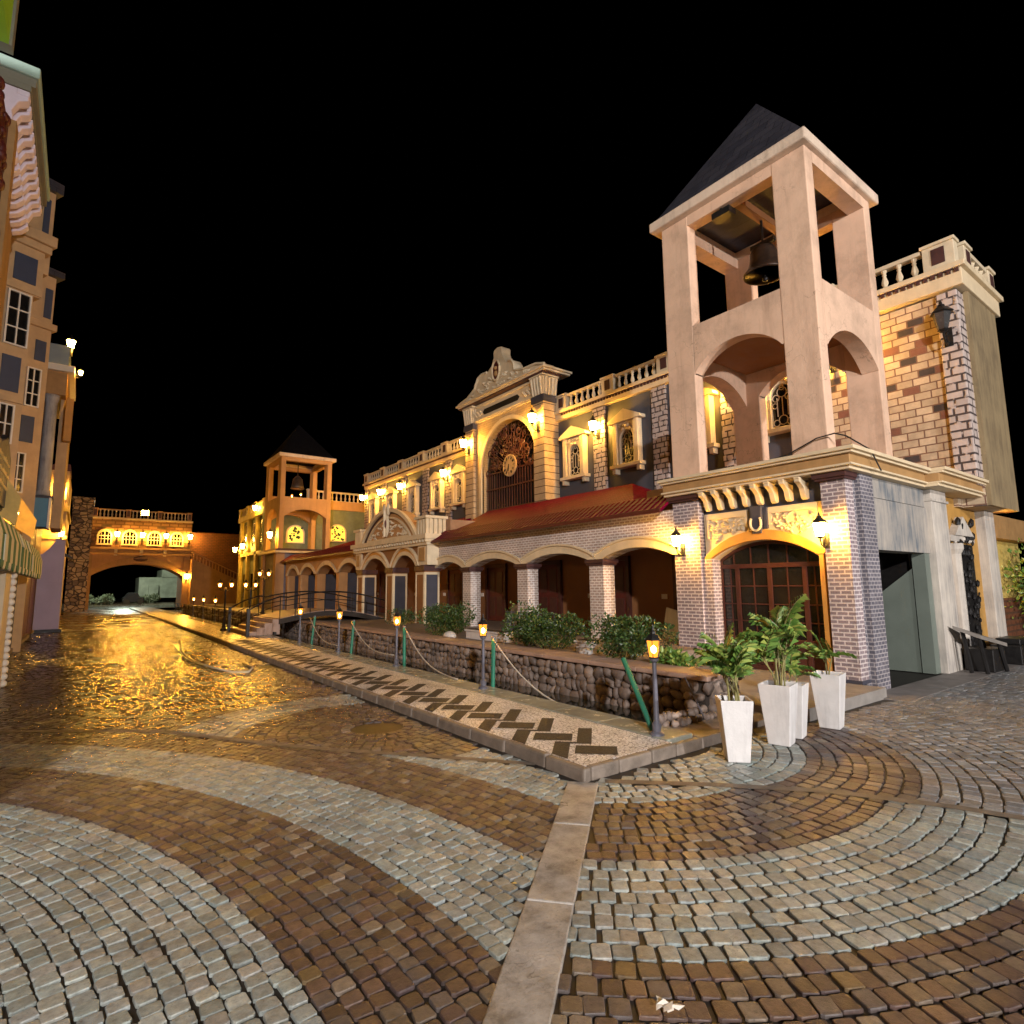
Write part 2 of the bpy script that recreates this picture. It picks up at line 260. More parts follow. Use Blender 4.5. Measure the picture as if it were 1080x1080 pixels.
# ------------------------------------------------------------------ mesh building
class MB:
    def __init__(s, xf=None): s.v = []; s.f = []; s.mi = []; s.xf = xf
    def add(s, vs_, fs, m=0):
        o = len(s.v)
        s.v += [s.xf(p) for p in vs_] if s.xf else [tuple(p) for p in vs_]
        s.f += [tuple(i + o for i in q) for q in fs]; s.mi += [m] * len(fs); return s
    def box(s, x0, x1, y0, y1, z0, z1, m=0):
        return s.add([(x0, y0, z0), (x1, y0, z0), (x1, y1, z0), (x0, y1, z0), (x0, y0, z1), (x1, y0, z1), (x1, y1, z1), (x0, y1, z1)],
                     [(3, 2, 1, 0), (4, 5, 6, 7), (0, 1, 5, 4), (1, 2, 6, 5), (2, 3, 7, 6), (3, 0, 4, 7)], m)
    def taper(s, cx, cy, z0, z1, a0, a1, m=0, b0=None, b1=None):
        b0 = b0 or a0; b1 = b1 or a1
        q = lambda a, b, z: [(cx - a, cy - b, z), (cx + a, cy - b, z), (cx + a, cy + b, z), (cx - a, cy + b, z)]
        return s.add(q(a0, b0, z0) + q(a1, b1, z1), [(3, 2, 1, 0), (4, 5, 6, 7), (0, 1, 5, 4), (1, 2, 6, 5), (2, 3, 7, 6), (3, 0, 4, 7)], m)
    def prism(s, poly, axis, d0, d1, m=0):
        P = {'x': lambda a, b, d: (d, a, b), 'y': lambda a, b, d: (a, d, b), 'z': lambda a, b, d: (a, b, d)}[axis]
        n = len(poly); vs_ = [P(a, b, d0) for a, b in poly] + [P(a, b, d1) for a, b in poly]
        fs = [tuple(range(n))[::-1], tuple(range(n, 2 * n))] + [(i, (i + 1) % n, n + (i + 1) % n, n + i) for i in range(n)]
        return s.add(vs_, fs, m)
    def sheet(s, pts, m=0): return s.add(pts, [tuple(range(len(pts)))], m)
    def tube(s, path, r, n=8, m=0, cap=True):
        path = [Vector(p) for p in path]; rs = r if isinstance(r, (list, tuple)) else [r] * len(path)
        vs_ = []; up = Vector((0, 0, 1))
        for i, p in enumerate(path):
            d = (path[min(i + 1, len(path) - 1)] - path[max(i - 1, 0)]).normalized()
            a = d.cross(up if abs(d.z) < 0.95 else Vector((1, 0, 0))).normalized(); b = d.cross(a)
            vs_ += [tuple(p + (a * math.cos(2 * PI * k / n) + b * math.sin(2 * PI * k / n)) * rs[i]) for k in range(n)]
        fs = [(i * n + k, i * n + (k + 1) % n, (i + 1) * n + (k + 1) % n, (i + 1) * n + k) for i in range(len(path) - 1) for k in range(n)]
        if cap: fs += [tuple(range(n))[::-1], tuple(range((len(path) - 1) * n, len(path) * n))]
        return s.add(vs_, fs, m)
    def lathe(s, prof, c=(0, 0, 0), n=12, m=0, ph=0.0):
        vs_ = [(c[0] + r * math.cos(ph + 2 * PI * k / n), c[1] + r * math.sin(ph + 2 * PI * k / n), c[2] + z) for r, z in prof for k in range(n)]
        fs = [(i * n + k, i * n + (k + 1) % n, (i + 1) * n + (k + 1) % n, (i + 1) * n + k) for i in range(len(prof) - 1) for k in range(n)]
        fs += [tuple(range(n))[::-1], tuple(range((len(prof) - 1) * n, len(prof) * n))]
        return s.add(vs_, fs, m)
    def ball(s, c, r, sub=1, m=0, sc=(1, 1, 1)):
        vs_, fs = ICO[sub]
        return s.add([(c[0] + r * sc[0] * x, c[1] + r * sc[1] * y, c[2] + r * sc[2] * z) for x, y, z in vs_], fs, m)
    def archwall(s, axis, d0, d1, a0, a1, z0, z1, arches, m=0, n=18):
        poly = [(a0, z0)]
        for c, hw, zs, rise in arches:
            pts = arc(c, hw, zs, rise, n); 
            if zs > z0 + 1e-6: poly += [(c - hw, z0)]
            poly += pts
            if zs > z0 + 1e-6: poly += [(c + hw, z0)]
        poly += [(a1, z0), (a1, z1), (a0, z1)]
        out = []
        for p in poly:
            if not out or abs(p[0] - out[-1][0]) + abs(p[1] - out[-1][1]) > 1e-6: out.append(p)
        return s.prism(out, axis, d0, d1, m)
    def archband(s, axis, d0, d1, inner, outer, m=0, n=18):
        a = arc(*inner, n); b = arc(*outer, n)
        return s.prism(a + b[::-1], axis, d0, d1, m)
def arc(c, hw, zs, rise, n=18):
    if rise >= hw * 0.95:
        return [(c - hw * math.cos(PI * i / n), zs + rise * math.sin(PI * i / n)) for i in range(n + 1)]
    Rr = (hw * hw + rise * rise) / (2 * rise); th = math.asin(hw / Rr)
    return [(c + Rr * math.sin(-th + 2 * th * i / n), zs + rise - Rr + Rr * math.cos(-th + 2 * th * i / n)) for i in range(n + 1)]
ICO = {}
for sub in (1, 2, 3):
    b_ = bmesh.new(); bmesh.ops.create_icosphere(b_, subdivisions=sub, radius=1)
    ICO[sub] = ([tuple(v.co) for v in b_.verts], [tuple(v.index for v in f.verts) for f in b_.faces]); b_.free()
ORG = {}
def mats_(ms): return [M[q] if isinstance(q, str) else q for q in (ms if isinstance(ms, (list, tuple)) else [ms])]
def build(name, mb, ms, parent=None, smooth=False, bevel=0.0, label=None, org=None):
    o_ = Vector(ORG.get(parent.name, (0, 0, 0))) if parent else Vector(org or (0, 0, 0))
    me = bpy.data.meshes.new(name); me.from_pydata([(x - o_.x, y - o_.y, z - o_.z) for x, y, z in mb.v], [], mb.f)
    for q in mats_(ms): me.materials.append(q)
    me.polygons.foreach_set('material_index', mb.mi)
    bm = bmesh.new(); bm.from_mesh(me); bmesh.ops.recalc_face_normals(bm, faces=bm.faces); bm.to_mesh(me); bm.free()
    if smooth: me.polygons.foreach_set('use_smooth', [True] * len(me.polygons))
    me.update()
    o = bpy.data.objects.new(name, me); COL.objects.link(o)
    if parent: o.parent = parent; ORG[o.name] = ORG.get(parent.name, (0, 0, 0))
    else: o.location = o_; ORG[o.name] = tuple(o_)
    if bevel:
        b = o.modifiers.new('bevel', 'BEVEL'); b.width = bevel; b.segments = 2; b.limit_method = 'ANGLE'; b.angle_limit = R(50)
    if label: o['label'] = label
    return o
def tag(o, label, cat, group=None):
    o['label'] = label; o['category'] = cat
    if group: o['group'] = group
    return o
def thing(name, label, cat, loc, group=None):
    o = bpy.data.objects.new(name, None); COL.objects.link(o); o.location = loc; o.empty_display_size = 0.2
    ORG[o.name] = tuple(loc); return tag(o, label, cat, group)
def struct(name, mb, ms, smooth=False, kind='structure'):
    o = build(name, mb, ms, None, smooth); o['kind'] = kind; return o
KIDS = {}
def copy_tree(o, label=None, loc=None, rz=None, scale=None, parent=None):
    c = o.copy(); COL.objects.link(c)
    if parent is not None: c.parent = parent
    for ch in [q for q in bpy.data.objects if q.parent == o]: copy_tree(ch, parent=c)
    if label: c['label'] = label
    if loc is not None: c.location = loc
    if rz is not None: c.rotation_euler = (0, 0, rz)
    if scale is not None: c.scale = (scale,) * 3
    return c

# ------------------------------------------------------------------ ground
KX = 3.52                                                   # street edge of the kerb
J1 = [(3.50, 3.72), (1.43, 1.92), (-0.9, -0.1)]
J2 = [(3.5, 4.35), (3.13, 4.84), (2.04, 6.21), (0.83, 8.1), (-0.3, 9.0), (-1.7, 10.0)]
J3 = [(3.66, 3.62), (4.30, 3.0), (4.88, 2.35), (5.26, 1.62), (5.6, 0.6), (5.7, -1.5)]
def side(px, py, a, b): return (b[0] - a[0]) * (py - a[1]) - (b[1] - a[1]) * (px - a[0])
def polydist(x, y, P):
    d = np.full(np.shape(x), 1e9)
    for a, b in zip(P, P[1:]):
        a = np.array(a); b = np.array(b); v = b - a
        t = np.clip(((x - a[0]) * v[0] + (y - a[1]) * v[1]) / (v @ v), 0, 1)
        d = np.minimum(d, np.hypot(x - a[0] - t * v[0], y - a[1] - t * v[1]))
    return d
def polyx(y, P):                                             # x of a joint at height y (joint monotone in y)
    ys = np.array([p[1] for p in P]); xs = np.array([p[0] for p in P]); k = np.argsort(ys); return np.interp(y, ys[k], xs[k])
def depress(x, y):                                           # shallow settlement of the paving
    d = (np.sin(x * 1.9 + y * 0.7) + np.sin(x * 0.8 - y * 1.3 + 1.7) + np.sin(x * 3.1 + y * 2.3 + 0.5) * 0.6 + np.sin(y * 0.45 + 2)) / 3.4
    wet = np.clip((y - 4.5) / 5, 0, 1) * np.clip((3.4 - x) / 1.2, 0, 1)
    return wet * 0.0035 * d + 0.0010 * d
WHITE = np.array([0.90, 0.97, 0.98]) * np.array([[0.30, 0.31, 0.29], [0.345, 0.345, 0.315], [0.255, 0.27, 0.255], [0.325, 0.31, 0.28], [0.285, 0.305, 0.295]])
BROWN = np.array([0.78, 0.80, 0.84]) * np.array([[0.112, 0.070, 0.056], [0.138, 0.084, 0.063], [0.09, 0.06, 0.054], [0.155, 0.115, 0.082], [0.12, 0.098, 0.088], [0.078, 0.052, 0.044], [0.24, 0.19, 0.14], [0.19, 0.128, 0.06]])
GREY = np.array([1.2, 1.25, 1.28]) * np.array([[0.17, 0.165, 0.165], [0.21, 0.20, 0.195], [0.14, 0.135, 0.14], [0.19, 0.16, 0.14]])
def jitter(pal, n, w=None):
    i = RNG.choice(len(pal), n, p=w); return pal[i] * RNG.uniform(0.8, 1.18, (n, 1)) * RNG.uniform(0.98, 1.02, (n, 3))
CO = dict(p=[], a=[], w=[], l=[], c=[])
def rings(cx, cy, r0, r1, dr, dl, keep, colour, a0=-PI, a1=PI):
    r = r0
    while r < r1:
        n = max(6, int((a1 - a0) * r / dl)); ph = RNG.uniform(0, 1)
        th = a0 + (np.arange(n) + ph + RNG.uniform(-0.09, 0.09, n)) * (a1 - a0) / n
        rr = r + dr / 2 + RNG.uniform(-0.006, 0.006, n)
        x = cx + rr * np.cos(th); y = cy + rr * np.sin(th); k = keep(x, y)
        if k.any():
            x, y, th = x[k], y[k], th[k]; n2 = len(x)
            CO['p'].append(np.stack([x, y], 1)); CO['a'].append(th + RNG.normal(0, 0.03, n2))
            CO['w'].append(np.full(n2, dr) * RNG.uniform(0.855, 0.91, n2)); CO['l'].append(np.full(n2, (a1 - a0) * r / max(1, int((a1 - a0) * r / dl))) * RNG.uniform(0.86, 0.925, n2))
            CO['c'].append(colour(r + dr / 2, x, y, n2))
        r += dr
BW = [0.05, 0.05, 0.05, 0.05, 0.05, 0.05, 0.55, 0.15]
def bands(sched):
    def f(r, x, y, n):
        for a, b, k in sched:
            if a <= r < b:
                return jitter(WHITE, n) if k == 'w' else jitter(GREY, n) if k == 'g' else jitter(BROWN, n, [0.17, 0.17, 0.16, 0.14, 0.12, 0.11, 0.08, 0.05])
        return jitter(BROWN, n)
    return f
def gap(x, y): return (polydist(x, y, J1) > 0.12) & (polydist(x, y, J2) > 0.02) & (polydist(x, y, J3) > 0.02)
def offkerb(x, y): return ~((x > KX - 0.07) & (y > 3.64)) & ~((x > 6.85) & (x < 9.5) & (y > 3.5))
inJ1 = lambda x, y: side(x, y, J1[1], J1[0]) > 0             # street side of the diagonal strip
below2 = lambda x, y: x < polyx(y, J2)
rest = lambda x, y: gap(x, y) & offkerb(x, y)
S_A = [(0, 6.46, 'w'), (6.46, 7.2, 'b'), (7.2, 7.94, 'w'), (7.94, 8.68, 'b'), (8.68, 9.42, 'w'), (9.42, 11, 'b')]
rings(-5.6, 2.4, 3.87, 10.2, 0.0925, 0.092, lambda x, y: (x > -1.75) & (y > 0.2) & inJ1(x, y) & ((y < 4.35) | below2(x, y)) & rest(x, y), bands(S_A), -PI / 2, PI / 2)
S_C = [(0, 1.75, 'w'), (1.75, 2.67, 'b'), (2.67, 3.6, 'w'), (3.6, 9, 'b')]
right3 = lambda x, y: x > polyx(y, J3)
rings(4.45, 4.6, 0.8, 7.6, 0.1165, 0.098, lambda x, y: (y > -1.2) & (x < 5.8) & ~inJ1(x, y) & ~right3(x, y) & rest(x, y), bands(S_C), -PI, 0)
S_R = [(0, 1.58, 'w'), (1.58, 2.45, 'b'), (2.45, 14, 'g')]
rings(4.9, 4.3, 0.7, 12.5, 0.125, 0.115, lambda x, y: (y > -3.0) & (x < 17.5) & (y < 3.9) & right3(x, y) & rest(x, y), bands(S_R), -PI, 0.05)
FC = np.array([(2.93, 6.63), (-1.9, 11.0), (3.3, 13.2), (-1.6, 17.5), (3.2, 20.5), (-1.5, 25.0), (3.3, 28.5), (-1.6, 33)])
def nearest(i):
    def k(x, y):
        d = (FC[:, 0, None] - x) ** 2 + ((FC[:, 1, None] - y) * 0.8) ** 2
        return (np.argmin(d, 0) == i) & (x > -1.75) & (y < 30) & (y > 4.35) & ~below2(x, y) & rest(x, y)
    return k
for i, (cx, cy) in enumerate(FC):
    far = cy > 12
    rings(cx, cy, 0.3, 6.5, 0.14 if far else 0.115, 0.13 if far else 0.105, nearest(i), bands([(0, 9, 'b')] if i else [(0, 1.6, 'b'), (1.6, 2.4, 'w'), (2.4, 9, 'b')]))
P_ = np.concatenate(CO['p']); A_ = np.concatenate(CO['a']); W_ = np.concatenate(CO['w']); L_ = np.concatenate(CO['l']); C_ = np.concatenate(CO['c'])
n = len(P_)
dep = depress(P_[:, 0], P_[:, 1]); top = 0.0085 - dep + RNG.normal(0, 0.0013, n)
tilt = RNG.normal(0, 1, (n, 2)) * (0.014 + 0.012 * np.clip((P_[:, 1] - 5) / 4, 0, 1) * np.clip((3.4 - P_[:, 0]) / 1.2, 0, 1))[:, None]
def oct_(f, chop):                                          # octagonal outline, f = shrink in metres
    hx, hy = W_[:, None] / 2 - f, L_[:, None] / 2 - f; c = chop
    sx = np.array([1, 1, 1, 1, -1, -1, -1, -1]); X = np.array([0, 0, 1, 1, 1, 1, 0, 0])
    px = np.stack([hx[:, 0] - c, hx[:, 0], hx[:, 0], hx[:, 0] - c, -hx[:, 0] + c, -hx[:, 0], -hx[:, 0], -hx[:, 0] + c], 1)
    py = np.stack([-hy[:, 0], -hy[:, 0] + c, hy[:, 0] - c, hy[:, 0], hy[:, 0], hy[:, 0] - c, -hy[:, 0] + c, -hy[:, 0]], 1)
    return px, py
lay = []
warp = RNG.normal(0, 0.0022, (n, 8, 2))
for f, ch, dz in ((0.0, 0.010, None), (0.0003, 0.010, -0.003), (0.0030, 0.010, 0.0), (0.014, 0.009, 0.0007)):
    px, py = oct_(f, ch); px = px + warp[:, :, 0]; py = py + warp[:, :, 1]
    ca, sa = np.cos(A_)[:, None], np.sin(A_)[:, None]
    X = P_[:, 0, None] + px * ca - py * sa; Y = P_[:, 1, None] + px * sa + py * ca
    Z = np.full_like(X, -0.03) if dz is None else (top[:, None] + dz + px * tilt[:, 0, None] + py * tilt[:, 1, None])
    lay.append(np.stack([X, Y, Z], 2))
V_ = np.stack(lay, 1).reshape(-1, 3)                        # n*4*8
fc = []
k8 = np.arange(8); k9 = (k8 + 1) % 8
q = np.concatenate([np.stack([lv * 8 + k8, lv * 8 + k9, (lv + 1) * 8 + k9, (lv + 1) * 8 + k8], 1) for lv in range(3)])
quads = (np.arange(n)[:, None, None] * 32 + q[None]).reshape(-1, 4); tops = np.arange(n)[:, None] * 32 + 24 + k8[None]
me = bpy.data.meshes.new('cobble_paving'); me.vertices.add(len(V_)); me.vertices.foreach_set('co', V_.ravel())
loops = np.concatenate([quads.ravel(), tops.ravel()]); me.loops.add(len(loops)); me.loops.foreach_set('vertex_index', loops)
tot = np.concatenate([np.full(len(quads), 4), np.full(n, 8)]); st = np.concatenate([[0], np.cumsum(tot)[:-1]])
me.polygons.add(len(tot)); me.polygons.foreach_set('loop_start', st); me.polygons.foreach_set('loop_total', tot)
me.polygons.foreach_set('use_smooth', np.zeros(len(tot), bool)); me.update(calc_edges=True); me.validate()
ca_ = me.color_attributes.new('stone', 'FLOAT_COLOR', 'POINT')
ca_.data.foreach_set('color', np.repeat(np.concatenate([C_, np.ones((n, 1))], 1), 32, 0).astype(np.float32).ravel())
def wetmask(t, P):                                           # how wet the street is: the lane is soaked, the square is drying
    sp = N(t, 'ShaderNodeSeparateXYZ'); L(t, P, sp.inputs[0])
    a = mth(t, 'MULTIPLY_ADD', sp.outputs[1], 0.14, -0.72); b = mth(t, 'MULTIPLY_ADD', sp.outputs[0], -0.55, 1.9)
    s_ = mth(t, 'MINIMUM', a, b); s_ = mth(t, 'MAXIMUM', mth(t, 'MINIMUM', s_, 1.0), -0.05)
    return mth(t, 'ADD', s_, mth(t, 'MULTIPLY', noise(t, P, 0.9, 5, 0.6), 0.55))
m, t, p = newmat('wet_cobbles'); P = pos(t)
at = N(t, 'ShaderNodeAttribute', attribute_name='stone')
wm = wetmask(t, P)
c = mixc(t, 1.0, at.outputs['Color'], ramp(t, noise(t, P, 28, 6, 0.7), [(0.28, g(0.55)), (0.72, g(1.25))]), 'MULTIPLY')
c = mixc(t, ramp(t, noise(t, P, 1.7, 5, 0.65), [(0.5, g(0)), (0.72, g(0.55))]), c, (0.06, 0.045, 0.035))
c = mixc(t, ramp(t, wm, [(0.3, g(0)), (0.9, g(0.9))]), c, mixc(t, 1.0, c, g(0.24), 'MULTIPLY'))
gi = N(t, 'ShaderNodeNewGeometry').outputs['Random Per Island']
c = mixc(t, ramp(t, noise(t, P, 75, 3, 0.6), [(0.62, g(0)), (0.72, g(0.6))]), c, (0.035, 0.028, 0.024))
L(t, c, p.inputs['Base Color'])
rf = ramp(t, wm, [(0.2, g(0.44)), (0.5, g(0.32)), (1.0, g(0.21))])
L(t, mth(t, 'ADD', rf, mth(t, 'ADD', mth(t, 'MULTIPLY_ADD', noise(t, P, 60, 3), 0.24, -0.12), mth(t, 'MULTIPLY_ADD', gi, 0.14, -0.07))), p.inputs['Roughness'])
p.inputs['Specular IOR Level'].default_value = 0.5
b1 = bump(t, p, noise(t, P, 14, 3, 0.55), 0.16, 0.02); bump(t, p, noise(t, P, 60, 6, 0.7), 0.40, 0.008, b1)
me.materials.append(m)
o = bpy.data.objects.new('cobble_paving', me); COL.objects.link(o); o['kind'] = 'structure'
m, t, p = newmat('wet_joint_film'); P = pos(t); wm = wetmask(t, P)
L(t, ramp(t, noise(t, P, 9, 6), [(0.3, (0.008, 0.006, 0.005)), (0.7, (0.022, 0.017, 0.013))]), p.inputs['Base Color'])
L(t, ramp(t, wm, [(0.15, g(0.6)), (0.5, g(0.45)), (0.85, g(0.4)), (1.0, g(0.2))]), p.inputs['Roughness']); p.inputs['Specular IOR Level'].default_value = 0.5
bump(t, p, noise(t, scaled(t, P, (1, 1, 0)), 2.5, 3, 0.5), 0.05, 0.03); M['film'] = m
m, t, p = newmat('far_wet_setts'); P = pos(t)                # lane too far off for single stones to show
v = N(t, 'ShaderNodeTexVoronoi', feature='DISTANCE_TO_EDGE'); L(t, P, v.inputs['Vector']); v.inputs['Scale'].default_value = 5
L(t, ramp(t, noise(t, P, 0.8, 5), [(0.3, (0.07, 0.045, 0.03)), (0.7, (0.14, 0.09, 0.06))]), p.inputs['Base Color'])
L(t, ramp(t, noise(t, P, 0.7, 5), [(0.35, g(0.12)), (0.7, g(0.4))]), p.inputs['Roughness'])
b1 = bump(t, p, v.outputs['Distance'], 0.3, 0.02); bump(t, p, noise(t, P, 1.2, 4), 0.3, 0.06, b1); M['farsett'] = m
struct('ground', MB().box(-60, 90, -40, 160, -0.8, -0.25), plain('dark_earth', (0.03, 0.027, 0.022), 0.9))
struct('street_bed', MB().sheet([(-7, -4, -0.006), (KX + 0.02, -4, -0.006), (KX + 0.02, 30, -0.006), (-7, 30, -0.006)]).sheet([(KX + 0.02, -4, -0.006), (20, -4, -0.006), (20, 5.6, -0.006), (9.4, 5.6, -0.006), (9.4, 3.9, -0.006), (KX + 0.02, 3.9, -0.006)]), 'film')
struct('lane', MB().sheet([(-3, 30, 0.006), (KX + 0.4, 30, 0.006), (5.0, 62, 0.006), (8.2, 63, 0.006), (12, 100, 0.006), (-6, 100, 0.006), (-3, 62, 0.006)]), 'farsett')
def strip(P, hw, z):
    mb = MB(); Lf = []; Rt = []
    for i, p_ in enumerate(P):
        a = Vector(P[max(0, i - 1)]); b = Vector(P[min(len(P) - 1, i + 1)]); d = (b - a).normalized(); nn = Vector((-d.y, d.x))
        Lf.append((p_[0] + nn.x * hw, p_[1] + nn.y * hw, z)); Rt.append((p_[0] - nn.x * hw, p_[1] - nn.y * hw, z))
    for i in range(len(P) - 1): mb.sheet([Rt[i], Rt[i + 1], Lf[i + 1], Lf[i]])
    return mb
def fine(P, step=0.35):
    out = []
    for a, b in zip(P, P[1:]):
        k = max(1, int(math.dist(a, b) / step)); out += [(a[0] + (b[0] - a[0]) * i / k, a[1] + (b[1] - a[1]) * i / k) for i in range(k)]
    return out + [P[-1]]
sb = MB(); d1 = (Vector(J1[1]) - Vector(J1[0])).normalized(); n1 = Vector((-d1.y, d1.x)); u = 0.0
while u < 6:                                                 # cast slabs end to end
    l = random.uniform(0.75, 1.15); a = Vector(J1[0]) + d1 * u; b = Vector(J1[0]) + d1 * (u + l - 0.012); h = 0.0145 + random.uniform(-0.002, 0.003); w0 = 0.128
    c4 = [a - n1 * w0, b - n1 * w0, b + n1 * w0, a + n1 * w0]
    sb.add([(q.x, q.y, -0.03) for q in c4] + [(q.x, q.y, h) for q in c4], [(3, 2, 1, 0), (4, 5, 6, 7), (0, 1, 5, 4), (1, 2, 6, 5), (2, 3, 7, 6), (3, 0, 4, 7)]); u += l
o = struct('concrete_strip', sb, 'concrete'); b = o.modifiers.new('bevel', 'BEVEL'); b.width = 0.008; b.segments = 2
sb = MB()
for J, hw in ((J2, 0.045), (J3, 0.05)):
    s_ = strip(fine(J), hw, 0.0125); sb.add(s_.v, s_.f)
struct('joint_strip', sb, plain('gritty_joint', (0.15, 0.125, 0.10), 0.6, var=0.45, scale=7, bmp=0.5))

# raised promenade: kerb, mosaic pavement, coping of the canal
FY = 3.73                                                    # near end of the promenade
kb = MB(); y = FY
while y < 62:
    l = random.uniform(0.5, 0.72); yy = min(62, y + l); j = random.uniform(-0.006, 0.006)
    xo = 0.45 * max(0, (y - 14) / 48)
    kb.add([(KX + xo + j, y, -0.05), (KX + xo + 0.09, y, -0.05), (KX + xo + 0.09, yy - 0.008, -0.05), (KX + xo + j, yy - 0.008, -0.05),
            (KX + xo + j + 0.012, y, 0.108 + j), (KX + xo + 0.09, y, 0.108 + j), (KX + xo + 0.09, yy - 0.008, 0.108 + j), (KX + xo + j + 0.012, yy - 0.008, 0.108 + j)],
           [(3, 2, 1, 0), (4, 5, 6, 7), (0, 1, 5, 4), (1, 2, 6, 5), (2, 3, 7, 6), (3, 0, 4, 7)]); y = yy
x = KX + 0.095
while x < 5.2:
    l = random.uniform(0.3, 0.45); xx = min(5.25, x + l); kb.box(x, xx - 0.008, FY, FY + 0.08, -0.05, 0.105 + random.uniform(-0.005, 0.005)); x = xx
o = struct('kerb', kb, 'kerb'); b = o.modifiers.new('bevel', 'BEVEL'); b.width = 0.02; b.segments = 2
m, t, p = newmat('white_pebble_mosaic'); P = pos(t)
v = N(t, 'ShaderNodeTexVoronoi'); L(t, P, v.inputs['Vector']); v.inputs['Scale'].default_value = 25
ve = N(t, 'ShaderNodeTexVoronoi', feature='DISTANCE_TO_EDGE'); L(t, P, ve.inputs['Vector']); ve.inputs['Scale'].default_value = 25
sv = N(t, 'ShaderNodeSeparateColor'); L(t, v.outputs['Color'], sv.inputs[0])
c = ramp(t, sv.outputs[0], [(0.0, (0.30, 0.30, 0.30)), (0.06, (0.5, 0.49, 0.49)), (0.12, (0.80, 0.79, 0.80)), (0.6, (0.76, 0.77, 0.80)), (1.0, (0.82, 0.80, 0.78))])
ed = ramp(t, ve.outputs['Distance'], [(0.02, g(0)), (0.09, g(1))])
c = mixc(t, ed, (0.07, 0.065, 0.062), c)
L(t, mixc(t, 1.0, c, ramp(t, noise(t, P, 2.5, 5), [(0.3, g(0.7)), (0.7, g(1.05))]), 'MULTIPLY'), p.inputs['Base Color']); p.inputs['Roughness'].default_value = 0.35
bump(t, p, ed, 0.6, 0.01); M['mosaic'] = m
m, t, p = newmat('dark_pebble_mosaic'); P = pos(t)
ve = N(t, 'ShaderNodeTexVoronoi', feature='DISTANCE_TO_EDGE'); L(t, P, ve.inputs['Vector']); ve.inputs['Scale'].default_value = 38
ed = ramp(t, ve.outputs['Distance'], [(0.03, g(0)), (0.12, g(1))])
L(t, mixc(t, ed, (0.03, 0.028, 0.025), ramp(t, noise(t, P, 22, 4), [(0.3, (0.018, 0.022, 0.028)), (0.7, (0.04, 0.048, 0.058))])), p.inputs['Base Color']); p.inputs['Roughness'].default_value = 0.5; p.inputs['Specular IOR Level'].default_value = 0.12
bump(t, p, ed, 0.5, 0.008); M['mosaicdark'] = m
pv = MB().box(KX + 0.092, 4.80, FY + 0.082, 19.6, -0.05, 0.10)
struct('pavement', pv, 'mosaic')
struct('far_pavement', MB().box(KX + 0.085, 5.30, 19.6, 62, -0.05, 0.098), plain('wet_paving', (0.11, 0.075, 0.055), 0.3, var=0.35))
inl = MB()
def pq(p0, p1, q0, q1, s_):
    pts = [((a + b) / 2, (a - b) / 2 + s_) for a, b in ((p0, q0), (p1, q0), (p1, q1), (p0, q1))]
    lo, hi = KX + 0.10, 4.77                                   # clip to the pavement
    for edge, sg in ((lo, 1), (hi, -1)):
        out = []
        for i in range(len(pts)):
            a, b = pts[i], pts[(i + 1) % len(pts)]; ia, ib = (a[0] - edge) * sg >= 0, (b[0] - edge) * sg >= 0
            if ia: out.append(a)
            if ia != ib: tt = (edge - a[0]) / (b[0] - a[0]); out.append((edge, a[1] + tt * (b[1] - a[1])))
        pts = out
        if len(pts) < 3: return
    if min(q_[1] for q_ in pts) < FY + 0.09 or max(q_[1] for q_ in pts) > 19.5: return
    inl.sheet([(a, b, 0.104) for a, b in pts])
for k in range(-1, 26):
    s_ = 0.625 * k
    pq(7.91, 8.31, -0.34, 0.22, s_); pq(7.85, 8.66, 0.29, 0.50, s_); pq(7.58, 8.48, -0.64, -0.42, s_); pq(8.39, 8.478, -0.42, -0.335, s_); pq(8.39, 8.475, -0.335, -0.125, s_)
struct('pavement_inlay', inl, 'mosaicdark')
cp = MB(); y = FY + 0.14
while y < 50:
    l = random.uniform(0.75, 1.0); cp.box(4.806, 5.22, y, min(50, y + l) - 0.006, -0.3, 0.112 + random.uniform(-0.003, 0.003)); y += l
o = struct('canal_coping', cp, 'coping'); b = o.modifiers.new('bevel', 'BEVEL'); b.width = 0.012; b.segments = 2
m, t, p = newmat('canal_water'); P = pos(t)
p.inputs['Base Color'].default_value = (0.02, 0.024, 0.018, 1); p.inputs['Roughness'].default_value = 0.04; p.inputs['Specular IOR Level'].default_value = 0.6
bump(t, p, noise(t, P, 2.2, 3), 0.05, 0.03); M['water'] = m
struct('water', MB().sheet([(5.2, 4.55, -0.06), (6.3, 4.55, -0.06), (6.3, 50, -0.06), (5.2, 50, -0.06)]), 'water')
struct('terrace', MB().box(6.38, 11.8, 7.22, 40, -0.2, 0.47).box(6.38, 7.9, 5.2, 7.22, -0.2, 0.468).box(6.38, 6.9, 4.42, 5.2, -0.2, 0.466).box(7.9, 9.38, 6.62, 7.22, -0.2, 0.466).box(9.0, 14, 40, 62, -0.2, 0.3), 'terrace')
struct('canal_bank', MB().box(5.2, 6.9, 3.86, 4.5, -0.3, 0.06).box(5.2, 6.0, 3.74, 3.86, -0.3, 0.10), 'kerb')
struct('platform', MB().box(6.9, 9.42, 3.62, 7.2, -0.2, 0.145).box(9.42, 9.8, 4.32, 6.55, -0.2, 0.145), plain('worn_step_stone', (0.27, 0.25, 0.23), 0.5, var=0.3, scale=4, dirt=0.2))
struct('side_yard', MB().box(9.3, 20, 3.3, 3.86, -0.2, 0.012), plain('dusty_paving', (0.22, 0.20, 0.19), 0.6, var=0.35, scale=3))

